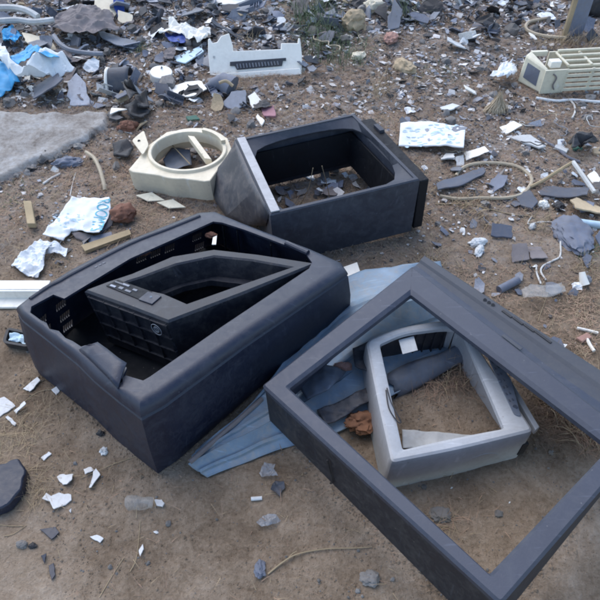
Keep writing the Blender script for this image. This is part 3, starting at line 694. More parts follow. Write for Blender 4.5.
# ------------------------------------------------------------------ 10. concrete slab
poly = [(-40, 108), (60, 109), (108, 108), (114, 114), (110, 125), (97, 133), (68, 146), (45, 157), (23, 168), (-4, 181), (-40, 196)]
top = [at(x, y, .022) for x, y in poly]
def slab_z(c):
    d = 9
    for k in range(len(top)):
        a, b = top[k], top[(k + 1) % len(top)]; e_ = b - a; t_ = max(0, min(1, ((c.x - a.x) * e_.x + (c.y - a.y) * e_.y) / (e_.x ** 2 + e_.y ** 2)))
        d = min(d, math.hypot(c.x - a.x - e_.x * t_, c.y - a.y - e_.y * t_))
    d += .02 * noise.noise(Vector((c.x * 14, c.y * 14, 0))) + .005 * noise.noise(Vector((c.x * 40, c.y * 40, 3))) - .008
    return gz(c.x, c.y) - .006 + .028 * sst(0, .022, d) + .0015 * noise.noise(Vector((c.x * 22, c.y * 22, 5))) + .004 * noise.noise(Vector((c.x * 6, c.y * 6, 5)))
tag(sheet('concrete_slab', top, M['concrete'], cell=.016, amp=0, fn=slab_z, thick=0, angle=60), 'weathered broken concrete slab lying at the left edge', 'concrete slab')
EX.append([at(-40, 108), at(112, 108), at(105, 135), at(-40, 205)])

# ------------------------------------------------------------------ 11. printed bag with lettering, brick and bits round it
def zbag(p): return .022 + .012 * sst(.0, .25, (p - at(62, 238)).length) + .008 * (.5 - 2 * abs(noise.noise(Vector((p.x * 9, p.y * 9, 0))))) + .004 * (.5 - 2 * abs(noise.noise(Vector((p.x * 27, p.y * 27, 3))))) + .0015 * noise.noise(Vector((p.x * 60, p.y * 60, 3)))
bp_ = [(42, 233), (57, 214), (72, 197), (92, 198), (110, 199), (111, 208), (106, 220), (99, 232), (87, 232), (78, 228), (70, 228), (62, 237)]
bg = thing('printed_bag', 'white flattened sack with blue lettering beside the left casing', 'bag', at(80, 218, 0))
def bagfn(c): return gz(c.x, c.y) + zbag(c)
sheet('sack', [at(x, y, .03) for x, y in bp_], M['paper'], bg, cell=.01, amp=.002, fn=bagfn, thick=.002)
def lettering(name, txt, pA, pB, size, m, parent, fn, zup=.0022):
    cu = bpy.data.curves.new(name, 'FONT'); cu.body = txt; cu.size = size; cu.resolution_u = 3; cu.align_x = 'LEFT'; cu.space_character = .95
    to = bpy.data.objects.new(name, cu); C.objects.link(to); bpy.context.view_layer.update()
    me = bpy.data.meshes.new_from_object(to.evaluated_get(bpy.context.evaluated_depsgraph_get()))
    bpy.data.objects.remove(to); d = (pB - pA); d.z = 0; wid = max(v.co.x for v in me.vertices); s = d.length / wid; d = d.normalized(); sd = Vector((-d.y, d.x, 0))
    vs = []
    for v in me.vertices:
        p = pA + d * (v.co.x * s) + sd * v.co.y; p.z = fn(p) + zup; vs.append(p)
    fs = [list(p.vertices) for p in me.polygons]
    return mesh(name, vs, fs, m, parent, smooth=False)
lettering('lettering', 'ROOM7IS', at(99.5, 201, .03), at(89, 230.5, .03), .056, M['cyanprint'], bg, bagfn)
mb = MB()
def blot(mb, px, py, rx, ry, k):
    c = at(px, py, .03); vs = []
    for j in range(14):
        a = j / 14 * 6.283; r = 1 + .35 * noise.noise(Vector((math.cos(a) * 1.5, math.sin(a) * 1.5, k)))
        p = c + Vector((rx * r * math.cos(a), ry * r * math.sin(a), 0)); p.z = bagfn(p) + .0022; vs.append(p)
    mb.add(vs, [list(range(14))])
for k in range(46):
    x, y = (58 + U(-8, 10), 218 + U(-9, 7)) if k < 30 else (76 + U(-7, 8), 217 + U(-3, 5))
    blot(mb, x - .5 * (y - 218), y, U(.0015, .006), U(.001, .003), k)
mb.build('print_mark', M['inkpale'], bg, smooth=False)
tag(lump('brick', at(124, 217, .012), (.04, .034, .028), M['brick'], 4, .25, rot=.5), 'rust red lump of brick behind the lettered sack', 'brick')
q = [at(100, 233, .012), at(104, 220, .02), at(112, 207, .024), at(117, 209, .02), at(112, 225, .01)]
mb = MB(); prism(mb, q, Vector((0, 0, -.008))); tag(mb.build('slate_piece', M['slate'], bevel=.001), 'dark slate piece between the lettered sack and the brick', 'slate piece')
q = [at(70, 231, .012), at(86, 234, .014), at(96, 236, .01), at(84, 242, .003), at(76, 239, .004)]
tag(sheet('brown_film', q, M['rag'], amp=.005, seed=4), 'brown film crumpled under the lower edge of the lettered sack', 'plastic film')
q = [G(11, 265, .006), G(24, 252, .02), G(40, 238, .03), G(52, 244, .02), G(46, 256, .02), G(44, 268, .012), G(39, 278, .006), G(22, 274, .01)]
tag(sheet('crumpled_paper', q, M['paper'], amp=.014, freq=34, seed=2, cell=.005), 'crumpled white paper on the soil below the lettered sack', 'paper')
q = [G(40, 222, .02), G(62, 240, .02), G(68, 247, .02), G(66, 256, .015), G(58, 250, .012), G(46, 250, .008)]
tag(sheet('crumpled_paper', [G(40, 247, .02), G(55, 243, .02), G(68, 249, .02), G(67, 258, .012), G(60, 254, .01), G(44, 254, .01)], M['paper'], amp=.012, freq=40, seed=7, cell=.005), 'small torn white paper between the crumpled paper and the shell', 'paper')
mb = MB().box((G(32, 219) + Vector((0, 0, .02))), (at(34, 231) - at(30, 208)) * .5, Vector((.013, 0, 0)), Vector((0, 0, .009)))
tag(mb.build('wood_block', M['wood'], bevel=.002), 'short upright yellow wood block left of the lettered sack', 'wood block')
def plank(pxs, th, m, label, cat, name='plank', dz=.002, bevel=.001):
    q = [G(x, y, dz) for x, y in pxs]; mb = MB(); prism(mb, q, Vector((0, 0, th))); return tag(mb.build(name, m, bevel=bevel), label, cat)
plank([(82, 248), (130, 232), (132, 237), (86, 254)], .012, M['wood'], 'weathered wooden slat tucked along the back of the dark shell', 'wooden slat')
plank([(88, 240), (112, 234), (114, 239), (90, 246)], .01, M['slate'], 'grey flat strip beside the slat behind the dark shell', 'plastic strip', 'strip')

# white channel at the left edge
A, B_ = at(-60, 283, .03), at(50, 283, .03); dx = (B_ - A).normalized(); dy = Vector((-dx.y, dx.x, 0)); c = (A + B_) / 2; hl = (B_ - A).length / 2
mb = MB().box(c + Vector((0, 0, -.001)) - dy * .01, dx * hl, dy * .018, (0, 0, .004)).box(c - dy * .03 + Vector((0, 0, -.017)), dx * hl, dy * .004, (0, 0, .018)).box(c - dy * .05 + Vector((0, 0, -.03)), dx * hl, dy * .018, (0, 0, .004))
tag(mb.build('plastic_channel', M['white'], bevel=.002), 'long white plastic channel at the left edge behind the shell', 'plastic channel')
# small dark tray with pale film
t_ = thing('small_tray', 'small black plastic tray with pale film beside the left corner of the shell', 'tray', at(17, 343))
q = [G(x, y, .004) for x, y in [(7, 347), (11, 334), (29, 338), (30, 351)]]; o = rnd_corners(q, .008, 3); zz = Vector((0, 0, 1))
ring('tray_body', [o, shift(offset(o, .004, zz), zz * .022), shift(offset(o, -.003, zz), zz * .022), shift(offset(o, -.006, zz), zz * .005)], M['black'], t_, closed=False, caps=True)
sheet('film', [p + zz * .016 for p in offset(o, -.008, zz)], M['inkpale'], t_, amp=.008, cell=.006, freq=60)

# ------------------------------------------------------------------ 12. loose pieces with a place of their own
def shard(pxs, m, label, th=.0025, tilt=.0, cat='plastic shard', name='shard', dz=.002):
    q = [G(x, y, dz) for x, y in pxs]; c = sum(q, Vector()) / len(q)
    if .012 <= th < .2 and name == 'debris_piece':
        a_ = (len(label) * 1.7) % 6.28; R__ = max((p - c).length for p in q)
        q = [p + Vector((0, 0, th * .9 * ((p - c).dot(Vector((math.cos(a_), math.sin(a_), 0))) / R__ + .6))) for p in q]; th = min(.006, th * .3)
    q = [p + Vector((0, 0, tilt * (p.x - c.x) * 2 + .012 * noise.noise(p * 40) * (th < .01))) for p in q]
    mn = min(p.z - gz(p.x, p.y) for p in q); q = [p - Vector((0, 0, mn - .001)) for p in q]
    qq = []
    for k in range(len(q)):
        qq.append(q[k]); a, b = q[k], q[(k + 1) % len(q)]
        if (b - a).length > .012:
            for t in (.22, .45, .72): p = a.lerp(b, t); s = (b - a).length * .11; qq.append(p + Vector((noise.noise(p * 90) * s, noise.noise(p * 90 + Vector((3, 3, 3))) * s, 0)))
    mb = MB(); prism(mb, qq, Vector((0, 0, th))); return tag(mb.build(name, m, bevel=th * .2), label, cat)
shard([(-14, 470), (0, 471), (22, 464), (30, 476), (25, 495), (12, 511), (0, 516), (-14, 516)], M['shell'], 'large dark slab of broken casing at the left edge on bare soil', .028, name='casing_slab')
M['scrapwhite'] = plastic('dirty_white_scrap', (.68, .67, .65), .55, dust=(.38, .32, .26), dusty=.8, var=.1)
W_ = M['scrapwhite']
shard([(23, 389), (38, 378), (41, 381), (30, 392)], W_, 'slim white shard left of the dark shell, nearest to its lower edge', tilt=.1)
shard([(52, 391), (57, 388), (60, 391), (56, 395)], W_, 'small white chip against the lower left side of the dark shell')
shard([(-6, 402), (5, 398), (16, 407), (0, 417), (-8, 415)], W_, 'white card at the left edge above the dark slab', cat='card')
shard([(14, 411), (26, 404), (28, 407), (17, 415)], W_, 'narrow white strip just right of the white card', tilt=.2)
shard([(6, 418), (8, 416), (17, 424), (15, 426)], W_, 'pointed white sliver below the white card')
shard([(41, 458), (49, 452), (52, 454), (44, 461)], W_, 'small pale sliver on soil up and right of the dark slab')
shard([(57, 477), (60, 475), (74, 475), (73, 481), (68, 486), (63, 485)], W_, 'white shard with straight top edge on soil right of the dark slab', tilt=.15)
shard([(84, 470), (91, 467), (95, 471), (86, 476)], W_, 'small white chip touching the tall white shard')
shard([(94, 473), (97, 470), (101, 476), (92, 489), (89, 488)], W_, 'tall slim white shard farthest right of the group by the dark slab', tilt=.2)
shard([(43, 500), (47, 494), (52, 497), (60, 494), (72, 496), (72, 501), (66, 505), (55, 511), (51, 503)], W_, 'largest jagged white shard on the soil right of the dark slab')
shard([(69, 511), (72, 509), (71, 513)], W_, 'tiny white chip below the largest white shard')
shard([(90, 537), (97, 535), (104, 539), (100, 543)], W_, 'lone white chip low in the bare soil')
shard([(139, 551), (143, 544), (144, 550), (141, 558)], W_, 'thin upright white sliver on bare soil near the bottom', tilt=.2)
shard([(40, 530), (56, 527), (60, 533), (52, 540)], M['shell'], 'flat dark chip below the white shards at lower left')
shard([(49, 566), (54, 563), (56, 575), (52, 581)], M['shell'], 'dark chip half buried at bottom left, the larger of two')
shard([(41, 556), (47, 554), (45, 564)], M['shell'], 'dark triangular chip half buried at bottom left')
tag(lump('pebble', G(33, 546), (.008, .006, .004), M['black'], 5), 'dark pebble beside the flat dark chip at lower left', 'pebble')
tag(lump('pebble', G(22, 545), (.011, .008, .006), M['stone'], 6), 'brown pebble left of the dark pebble at lower left', 'pebble')
tag(lump('pebble', G(101, 434), (.009, .006, .006), M['black'], 7), 'black pebble under the lower edge of the dark shell', 'pebble')
tag(lump('plastic_wad', G(104, 452), (.008, .008, .007), M['pale'], 8, .6), 'small white crumpled wad below the dark shell', 'wad')
tag(lump('pebble', G(260, 570), (.010, .017, .008), M['slate'], 9), 'dark oval pebble at the end of the pale twig', 'pebble')
tag(lump('pebble', G(370, 579), (.018, .015, .010), M['stone'], 10), 'grey pebble on bare soil left of the slate frame', 'pebble')
# crushed clear cup and its cap
A, B_ = G(129, 503, .014), G(153, 503, .012); mb = MB(); mb.tube([A.lerp(B_, t) + Vector((0, 0, .003 * math.sin(t * 9))) for t in [k / 8 for k in range(9)]], .016, 14, .011)
tag(mb.build('crushed_bottle', M['clear']), 'crushed clear plastic bottle half sunk in the bare soil', 'bottle')
shard([(155, 501), (162, 500), (165, 504), (163, 508), (157, 507)], W_, 'white chip at the mouth of the crushed clear bottle', .004)
A, B_ = G(251, 499, .004), G(262, 498, .004); tag(MB().tube([A, B_], .0042, 10).build('cigarette_butt', W_), 'white cigarette butt on the soil below the blue sheet', 'cigarette butt')
def wire(pxs, r, m, label, cat, name, dz=.004, n_=6, sub=None):
    pts = [G(p[0], p[1], (p[2] if len(p) > 2 else 0) + r + .001) for p in pxs]
    return tag(MB().tube(curve(pts, n_), r, 7).build(name, m), label, cat)
tw = thing('twig', 'pale forked twig on bare soil in front of the slate frame', 'twig', G(300, 556))
MB().tube(curve([G(268, 574, .003), G(283, 562, .005), G(298, 554, .006), (G(325, 549, .005)), G(356, 548, .003), G(372, 547, .002)]), .0018, 6, .0008).build('stem', M['straw'], tw)
MB().tube(curve([G(288, 559, .005), G(292, 554, .008), G(297, 551, .01)]), .0013, 6, .0006).build('side_shoot', M['straw'], tw)
# tangled grey film
for k, (x, y, sx, sy, lb) in enumerate([(268, 470, 12, 9, 'tangled grey film on soil at the tip of the blue sheet'), (278, 488, 7, 9, 'twisted grey green film just below the tangled film'), (268, 520, 12, 8, 'torn translucent film near the cigarette butt')]):
    pts = [G(x + sx * math.cos(a) * U(.5, 1.2), y + sy * math.sin(a) * U(.5, 1.2), .006) for a in [t * .698 for t in range(9)]]
    tag(sheet('torn_film', pts, [M['filmgrey'], M['slate'], M['filmgrey']][k], amp=.008, freq=48, seed=k + 60, cell=.004, thick=0, angle=15), lb, 'plastic film')

# right hand middle ground
q = [(401, 121), (433, 123), (465, 130), (463, 151), (452, 149), (436, 146), (399, 143)]
ws = thing('printed_board', 'white printed card lying just beyond the right corner of the cabinet', 'card', G(432, 136))
def cardfn(p):
    u = (p.x - at(399, 143).x); return gz(p.x, p.y) + .03 - .012 * math.cos(u * 14) + .007 * (.5 - 2 * abs(noise.noise(Vector((p.x * 8, p.y * 8, 1))))) + .002 * noise.noise(Vector((p.x * 30, p.y * 30, 1)))
sheet('card', [G(x, y, .03) for x, y in q], M['paper'], ws, cell=.014, amp=.001, fn=cardfn, thick=.004)
mb = MB()
def blot2(px, py, rx, ry, k):
    c = G(px, py, .03); vs = []
    for j in range(12):
        a = j / 12 * 6.283; r = 1 + .4 * noise.noise(Vector((math.cos(a) * 1.5, math.sin(a) * 1.5, k)))
        p = c + Vector((rx * r * math.cos(a), ry * r * math.sin(a), 0)); p.z = cardfn(p) + .0032; vs.append(p)
    mb.add(vs, [list(range(12))])
for k in range(60):
  blot2(U(404, 458), U(126, 146), U(.003, .012), U(.002, .006), k)
mb.build('print_mark', M['inkpale'], ws, smooth=False)
for k, v in enumerate([(427, 130, .007, .012), (449, 138, .007, .012), (458, 131, .026, .018), (429, 139, .005, .008)]):
    mb = MB(); blot2(*v, k + 7); mb.build('stain', M['grey'], ws, smooth=False)
PCS = [([(464, 153), (483, 152), (487, 160), (466, 161)], 'white', .012, 'flat white offcut below the printed card, the upper one'),
 ([(441, 160), (446, 154), (454, 157), (452, 165), (440, 163)], 'pale', .02, 'chunky cream tile below the printed card'),
 ([(455, 160), (463, 157), (464, 166), (456, 167)], 'pale', .012, 'pale chip between the cream tile and the white offcut'),
 ([(436, 187), (470, 173), (483, 168), (485, 174), (462, 188), (436, 196)], 'slate', .03, 'long grey plank of plastic inside the yellow hose loop'),
 ([(488, 186), (496, 179), (506, 182), (503, 190), (492, 194)], 'slate', .012, 'rounded dark chip in the yellow hose loop'),
 ([(538, 192), (545, 188), (586, 196), (584, 203), (560, 201), (540, 197)], 'slate', .014, 'long dark plank of plastic under the leaning sticks'),
 ([(515, 196), (529, 194), (537, 206), (531, 212), (520, 207)], 'slate', .01, 'dark triangular plate right of the yellow hose loop'),
 ([(566, 210), (574, 203), (585, 204), (600, 208), (600, 217), (572, 219)], 'tan', .02, 'beige foam slab at the right edge below the dark plank'),
 ([(578, 208), (586, 204), (593, 207), (590, 213), (580, 213)], 'slate', .01, 'small dark disc lying on the beige foam slab'),
 ([(592, 243), (602, 236), (612, 244), (602, 252)], 'slate', .03, 'dark slate piece cut by the right edge'),
 ([(510, 250), (525, 248), (529, 261), (512, 263)], 'rag', .012, 'dark brown tile, left one of a pair on the dry litter'),
 ([(526, 248), (541, 247), (547, 261), (531, 262)], 'rag', .012, 'dark brown tile, right one of a pair on the dry litter'),
 ([(490, 230), (510, 232), (512, 239), (490, 238)], 'slate', .025, 'small navy block above the brown tiles'),
 ([(499, 129), (512, 126), (521, 131), (506, 135)], 'white', .012, 'white angular plate right of the straw coloured lump'),
 ([(506, 137), (529, 139), (545, 150), (538, 152), (520, 143)], 'pale', .006, 'long pale splinter under the white angular plate'),
 ([(555, 147), (568, 150), (566, 155), (554, 150)], 'pale', .008, 'pale flat chip left of the torn black rubber'),
 ([(586, 178), (592, 175), (600, 182), (596, 188)], 'white', .012, 'white chip at the right edge near the leaning sticks'),
 ([(462, 93), (475, 92), (476, 97), (464, 97)], 'white', .02, 'oval white pebble like chip in the middle distance'),
 ([(440, 108), (452, 106), (459, 110), (450, 114), (441, 112)], 'pale', .02, 'cream chip above the printed card'),
 ([(446, 44), (462, 46), (466, 51), (456, 52), (446, 49)], 'pale', .02, 'pale grey block on the far brown litter'),
 ([(160, 90), (200, 87), (208, 97), (195, 101), (164, 99)], 'white', .015, 'long white plate on the rubble left of the dark cone'),
 ([(174, 57), (200, 51), (205, 60), (186, 67), (177, 63)], 'inkpale', .02, 'pale blue white tray fragment in the left rubble'),
 ([(248, 101), (255, 96), (263, 103), (253, 111)], 'white', .012, 'white square chip before the white front panel'),
 ([(222, 109), (232, 101), (246, 99), (247, 108), (234, 111)], 'grey', .03, 'rounded grey shell piece before the white front panel'),
 ([(261, 110), (274, 108), (276, 119), (264, 118)], 'pink', .01, 'dull pink scrap behind the back corner of the cabinet'),
 ([(256, 119), (258, 117), (265, 124), (262, 127)], 'white', .008, 'small white sliver behind the charcoal cabinet'),
 ([(184, 20), (200, 8), (205, 18), (194, 25), (182, 24)], 'grey', .04, 'grey rounded slab in the far left rubble'),
 ([(387, 27), (392, 18), (401, 23), (399, 30), (388, 31)], 'grey', .06, 'pale grey block in the far rubble at centre right'),
 ([(204, -2), (262, -4), (256, 4), (235, 7), (212, 5)], 'white', .05, 'wide white tub edge at the top of the picture'),
 ([(98, 2), (122, -4), (124, 12), (110, 22), (96, 14)], 'cream', .06, 'cream boxy casing fragment in the far left rubble'),
 ([(117, 10), (126, 8), (126, 19), (118, 20)], 'cobalt', .06, 'small cobalt blue container beside the cream fragment'),
 ([(120, 20), (134, 22), (132, 28), (119, 25)], 'cream', .03, 'cream strip under the cobalt container'),
 ([(25, 42), (53, 40), (57, 54), (40, 56), (28, 50)], 'cream', .05, 'dirty cream fragment behind the blue and white bag'),
 ([(97, 36), (122, 42), (140, 42), (134, 52), (118, 52), (104, 46)], 'bluegrey', .05, 'blue grey bent plate in the left rubble'),
 ([(33, 88), (62, 86), (66, 102), (36, 106)], 'slate', .03, 'dark crumpled plate under the blue and white bag'),
 ([(70, 92), (80, 86), (88, 92), (90, 106), (70, 107)], 'grey', .03, 'grey translucent plate standing behind the concrete slab'),
 ([(52, 81), (74, 70), (82, 74), (58, 86)], 'rag', .012, 'brown flat board leaning under the blue and white bag')]
for q, mk, th, lb in PCS: shard(q, M[mk], lb, th, cat='debris piece', name='debris_piece', tilt=U(-.12, .12))
SC = [([(160, 36), (171, 22), (182, 27), (196, 29), (211, 30), (207, 42), (198, 45), (184, 35)], 'white', .03, 'white bent plastic sheet over cobalt film in left rubble'),
 ([(164, 34), (178, 32), (187, 38), (184, 44), (170, 43)], 'cobalt', .012, 'cobalt blue film under the white bent sheet'),
 ([(49, 30), (60, 14), (85, 8), (110, 16), (120, 30), (100, 36), (70, 37)], 'rag', .06, 'heap of brown grey cloth in the far left rubble'),
 ([(2, 34), (14, 29), (22, 36), (16, 43), (4, 42)], 'cyan', .03, 'small teal blue plastic scrap at the left edge above the bag'),
 ([(490, 78), (500, 68), (512, 60), (516, 72), (508, 80), (498, 81)], 'paper', .03, 'white fluffy wad of plastic in the middle distance'),
 ([(520, 292), (530, 285), (545, 286), (562, 282), (566, 292), (548, 298), (524, 300)], 'clear', .012, 'clear crumpled plastic film beside the slate frame strip'),
 ([(430, 134), (444, 134), (446, 140), (432, 142)], 'grey', .004, 'unused')][:-1]
for k, (q, mk, am, lb) in enumerate(SC):
    tag(sheet('crumpled_film', [G(x, y, .02 + am * .6) for x, y in q], M[mk], amp=am * (.6 if mk == 'rag' else 1), freq=12 if mk == 'rag' else 20, seed=k + 20, cell=.01), lb, 'plastic film')
# blue and white bag
bb = thing('blue_white_bag', 'torn blue and white plastic bag on the left rubble', 'bag', G(35, 75))
sheet('blue_film', [G(-16, 58, .05), G(4, 63, .07), G(20, 80, .06), G(12, 88, .03), G(0, 97, .02), G(-16, 98, .02)], M['cyan'], bb, amp=.03, freq=9, seed=1, cell=.014)
sheet('white_film', [G(-12, 47, .09), G(6, 51, .10), G(13, 64, .11), G(30, 72, .10), G(36, 62, .11), G(47, 57, .10), G(64, 57, .09), G(74, 68, .06), G(55, 80, .04), G(32, 84, .04), G(16, 78, .07), G(2, 64, .08)], M['paper'], bb, amp=.05, freq=9, seed=5, cell=.014)
sheet('pale_blue_film', [G(10, 58, .11), G(32, 45, .13), G(46, 54, .12), G(62, 58, .10), G(52, 62, .11), G(36, 58, .12), G(26, 68, .11), G(14, 66, .10)], M['cyan'], bb, amp=.03, freq=11, seed=6, cell=.014)
# dark cone and shell pieces
A = G(222, 93); pts = []
mb = MB(); mb.tube([G(203, 92, .0), G(214, 84, .035), G(222, 82, .045), G(232, 88, .03)], .012, 16, .05)
tag(mb.build('dark_funnel', M['slate']), 'dark grey funnel shape leaning on the white front panel', 'funnel')
tag(MB().tube(curve([G(219, 83, .11), G(226, 81, .115), G(233, 86, .10)]), .006, 8).build('yellow_rim', M['tan']), 'yellow purple rim strip above the dark funnel', 'rim strip')
tag(MB().tube([G(162, 80, .0), G(162, 80, .0) + Vector((.004, -.006, .04))], .05, 24, .047).build('white_disc', M['white'], bevel=.003), 'round white cap on the rubble behind the white plate', 'cap')
ds = thing('curved_shell', 'dark curved shell with white rim on the left rubble', 'casing fragment', G(118, 88))
vs = []; fs = []
A, B_ = G(108, 96), G(130, 94); ax = (B_ - A)
for r_ in range(7):
    p = A + ax * (r_ / 6)
    for k in range(9):
        a = k / 8 * math.pi * .9; vs.append(p + Vector((0, .06 * (1 - math.cos(a)), .085 * math.sin(a))))
for r_ in range(6):
    for k in range(8): fs.append([r_ * 9 + k, r_ * 9 + k + 1, r_ * 9 + 10 + k, r_ * 9 + 9 + k])
mesh('shell', vs, fs, M['slate'], ds, solid=.004)
MB().tube(vs[:9], .007, 8).build('rim', M['white'], ds)
for k, (q, dz, lb) in enumerate([([(123, 86), (131, 83), (138, 97), (131, 100)], .07, 'black rubber flap rising above the dark rubble'), ([(126, 108), (137, 104), (150, 112), (144, 119), (130, 117)], .02, 'black rubber scrap left of the cream panel tab'), ([(135, 98), (147, 94), (150, 108), (140, 108)], .03, 'torn black rubber between the flap and the cream panel'), ([(112, 146), (128, 142), (134, 148), (128, 158), (114, 156)], .015, 'black plastic scrap right of the concrete slab')]):
    tag(sheet('rubber_scrap', [G(x, y, dz * (1 + .8 * (j % 2))) for j, (x, y) in enumerate(q)], M['black'], amp=.02, freq=12, seed=k + 3, thick=.008, cell=.014), lb, 'rubber scrap')
tag(lump('brick', G(129, 130, .0), (.035, .025, .024), M['brick'], 14, .35, rot=.3), 'rust brown lump of brick behind the cream round hole panel', 'brick')
tag(lump('grey_wad', G(68, 165, .0), (.05, .022, .02), M['slate'], 15, .35, rot=.1), 'grey wad lying before the concrete slab', 'wad')
for x, y, d, mk, lb, cat in [(404, 70, (.055, .035, .03), 'tan', 'tan foam lump at centre right of the far litter', 'foam lump'), (354, 27, (.06, .05, .055), 'tan', 'yellowish round foam roll in the far rubble', 'foam roll'), (391, 41, (.045, .03, .025), 'pinkfoam', 'orange brown lump in the far rubble', 'foam lump'), (374, 10, (.05, .04, .04), 'cream', 'cream lump at the top edge of the far rubble', 'lump'), (358, 58, (.035, .025, .02), 'cream', 'small cream lump before the far weeds', 'lump'),
                              (479, 252, (.028, .013, .012), 'pale', 'pinkish white rag lump, lower left of two', 'rag lump'), (478, 244, (.03, .014, .014), 'pale', 'pinkish white rag lump above its twin', 'rag lump'), (532, 228, (.015, .01, .01), 'pale', 'cream pebble right of the navy block', 'pebble'), (543, 207, (.018, .014, .016), 'white', 'white lump left of the beige foam slab', 'lump'), (558, 208, (.02, .018, .014), 'black', 'black lump left of the beige foam slab', 'lump'), (96, 162, (.012, .01, .008), 'tan', 'small yellow crumb by the curved hose', 'crumb'), (585, 281, (.016, .014, .012), 'grey', 'grey crumpled cup base at right', 'cup'),
                              (572, 236, (.082, .055, .022), 'slate', 'large rounded slate grey piece near the right edge by the bent wire', 'slate piece'), (440, 515, (.022, .016, .009), 'stone', 'flat grey stone inside the slate frame opening', 'stone'), (86, 245, (.01, .008, .006), 'pale', 'little pale crumb behind the dark shell', 'crumb')]:
    tag(lump('lump', G(x, y), d, M[mk], int(x), .3, rot=U(0, 3)), lb, cat)
mb = MB(); c = G(496, 112)
for _ in range(420):
    a = U(0, 6.283); r = .055 * rnd() ** .5; p = c + Vector((r * math.cos(a), r * .6 * math.sin(a), -.004)); tip = c + Vector((U(-.012, .012), U(-.01, .01), .11 * (1 - r * 9) + U(-.01, .015)))
    k = len(mb.v); w_ = Vector((-math.sin(a), math.cos(a), 0)) * .0016; t_ip = p.lerp(tip, U(.5, 1.05)); mid = p.lerp(t_ip, .5) + Vector((math.cos(a), math.sin(a), 0)) * .008
    mb.v += [p - w_, p + w_, mid - w_, mid + w_, t_ip]; mb.f += [[k, k + 1, k + 3, k + 2], [k + 2, k + 3, k + 4]]
tag(mb.build('straw_clump', M['strawpale'], smooth=False), 'straw coloured pointed clump standing in the middle distance', 'clump')
tag(MB().tube([G(499, 290, .01), G(518, 280, .014)], .012, 14).build('black_tube', M['slate']), 'short black tube beside the slate frame strip', 'tube')
tag(MB().tube([G(576, 222, .012), G(612, 227, .012)], .012, 12).build('pale_tube', M['inkpale']), 'pale blue tube cut by the right edge', 'tube')
tag(MB().tube([G(585, 285, .004), G(583, 278, .02), G(582, 272, .03)], .013, 12, .008).build('white_cup', M['white']), 'small white cup near the right edge', 'cup')
wire([(577, 328), (586, 330), (598, 333)], .0042, M['white'], 'white straight stick lying at the right edge', 'stick', 'stick')
wire([(587, 339), (590, 345), (594, 351)], .0045, M['white'], 'shorter white stick below the straight one at right', 'stick', 'stick')
shard([(575, 339), (586, 335), (591, 339), (582, 344)], M['pinkfoam'], 'orange brown scrap beside the shorter white stick', .008)
# hoses, wires, sticks
wire([(440, 196), (458, 199), (480, 198), (505, 198), (522, 194), (531, 184), (530, 176), (520, 168), (505, 164), (486, 163), (470, 165), (460, 170), (456, 176)], .0065, M['hose'], 'loop of straw coloured hose right of the cabinet', 'hose', 'hose_loop')
wire([(550, 18), (538, 20), (528, 23), (526, 29), (535, 34), (550, 37), (566, 38)], .009, M['hose'], 'far loop of straw coloured hose beside the upright panel', 'hose', 'hose_loop')
wire([(557, 223), (561, 229), (560.5, 242), (560, 256), (552, 261), (543, 266), (541, 272), (546, 280)], .0028, M['wirewhite'], 'bent pale wire standing over the dry litter at right', 'wire', 'bent_wire')
wire([(536, 265), (537, 274), (541, 284)], .0028, M['wirewhite'], 'short pale wire hook left of the bent wire', 'wire', 'bent_wire')
wire([(532, 216), (528, 224), (540, 222), (555, 222)], .0022, M['wirewhite'], 'thin pale cord leading to the bent wire', 'cord', 'cord')
wire([(86, 152, .02), (94, 158, .03), (100, 170, .03), (104, 184, .012), (105, 190)], .0065, M['hose'], 'curved pale hose before the concrete slab', 'hose', 'hose')
wire([(60, 174), (52, 178), (43, 184)], .004, M['wirewhite'], 'short pale stick before the concrete slab', 'stick', 'stick')
wire([(76, 172), (73, 182), (70, 196)], .002, M['wirewhite'], 'thin pale twig above the lettered sack', 'twig', 'twig')
wire([(-10, 8, .08), (14, 8, .09), (28, 11, .09), (38, 17, .07)], .016, M['pale'], 'thick pale hose at top left, the upper one', 'hose', 'hose')
wire([(-10, 22, .06), (16, 20, .07), (34, 22, .06), (54, 20, .06)], .014, M['pale'], 'thick pale hose at top left, the lower one', 'hose', 'hose')
wire([(54, 36, .08), (60, 44, .07), (70, 50, .06), (86, 53, .05), (103, 54, .04)], .011, M['grey'], 'grey curved hose behind the blue and white bag', 'hose', 'hose')
wire([(573, 162, .04), (558, 171, .03), (544, 180, .01), (530, 187)], .006, M['wood'], 'long thin wooden stick leaning left over the dark plank', 'stick', 'stick')
wire([(573, 162, .04), (583, 176, .03), (594, 192, .015)], .008, M['wirewhite'], 'pale stick leaning right over the dark plank', 'stick', 'stick')
wire([(538, 136), (546, 142), (556, 148), (568, 157), (580, 162)], .005, M['slate'], 'dark cable running past the pale chip at right', 'cable', 'cable')
wire([(536, 98), (556, 101), (572, 100), (600, 102), (615, 102)], .006, M['pale'], 'pale strip along the foot of the slotted housing', 'strip', 'cable')
wire([(570, 100), (574, 105), (575, 112), (572, 118)], .004, M['wirewhite'], 'white cord hanging from the slotted housing', 'cord', 'cord')
wire([(435, 204), (470, 205), (510, 214), (530, 216)], .002, M['straw'], 'long dry stalk right of the charcoal cabinet', 'stalk', 'stalk')
tag(sheet('rubber_scrap', [G(x, y, .02 + .03 * (k % 2)) for k, (x, y) in enumerate([(568, 144), (574, 138), (582, 135), (592, 138), (597, 145), (586, 144), (580, 149), (572, 149)])], M['black'], amp=.018, freq=16, seed=9, thick=.006), 'torn black rubber scrap in the debris at the right edge', 'rubber scrap')
shard([(571, 146), (579, 145), (582, 150), (573, 151)], M['green'], 'green plastic scrap below the torn black rubber', .01)
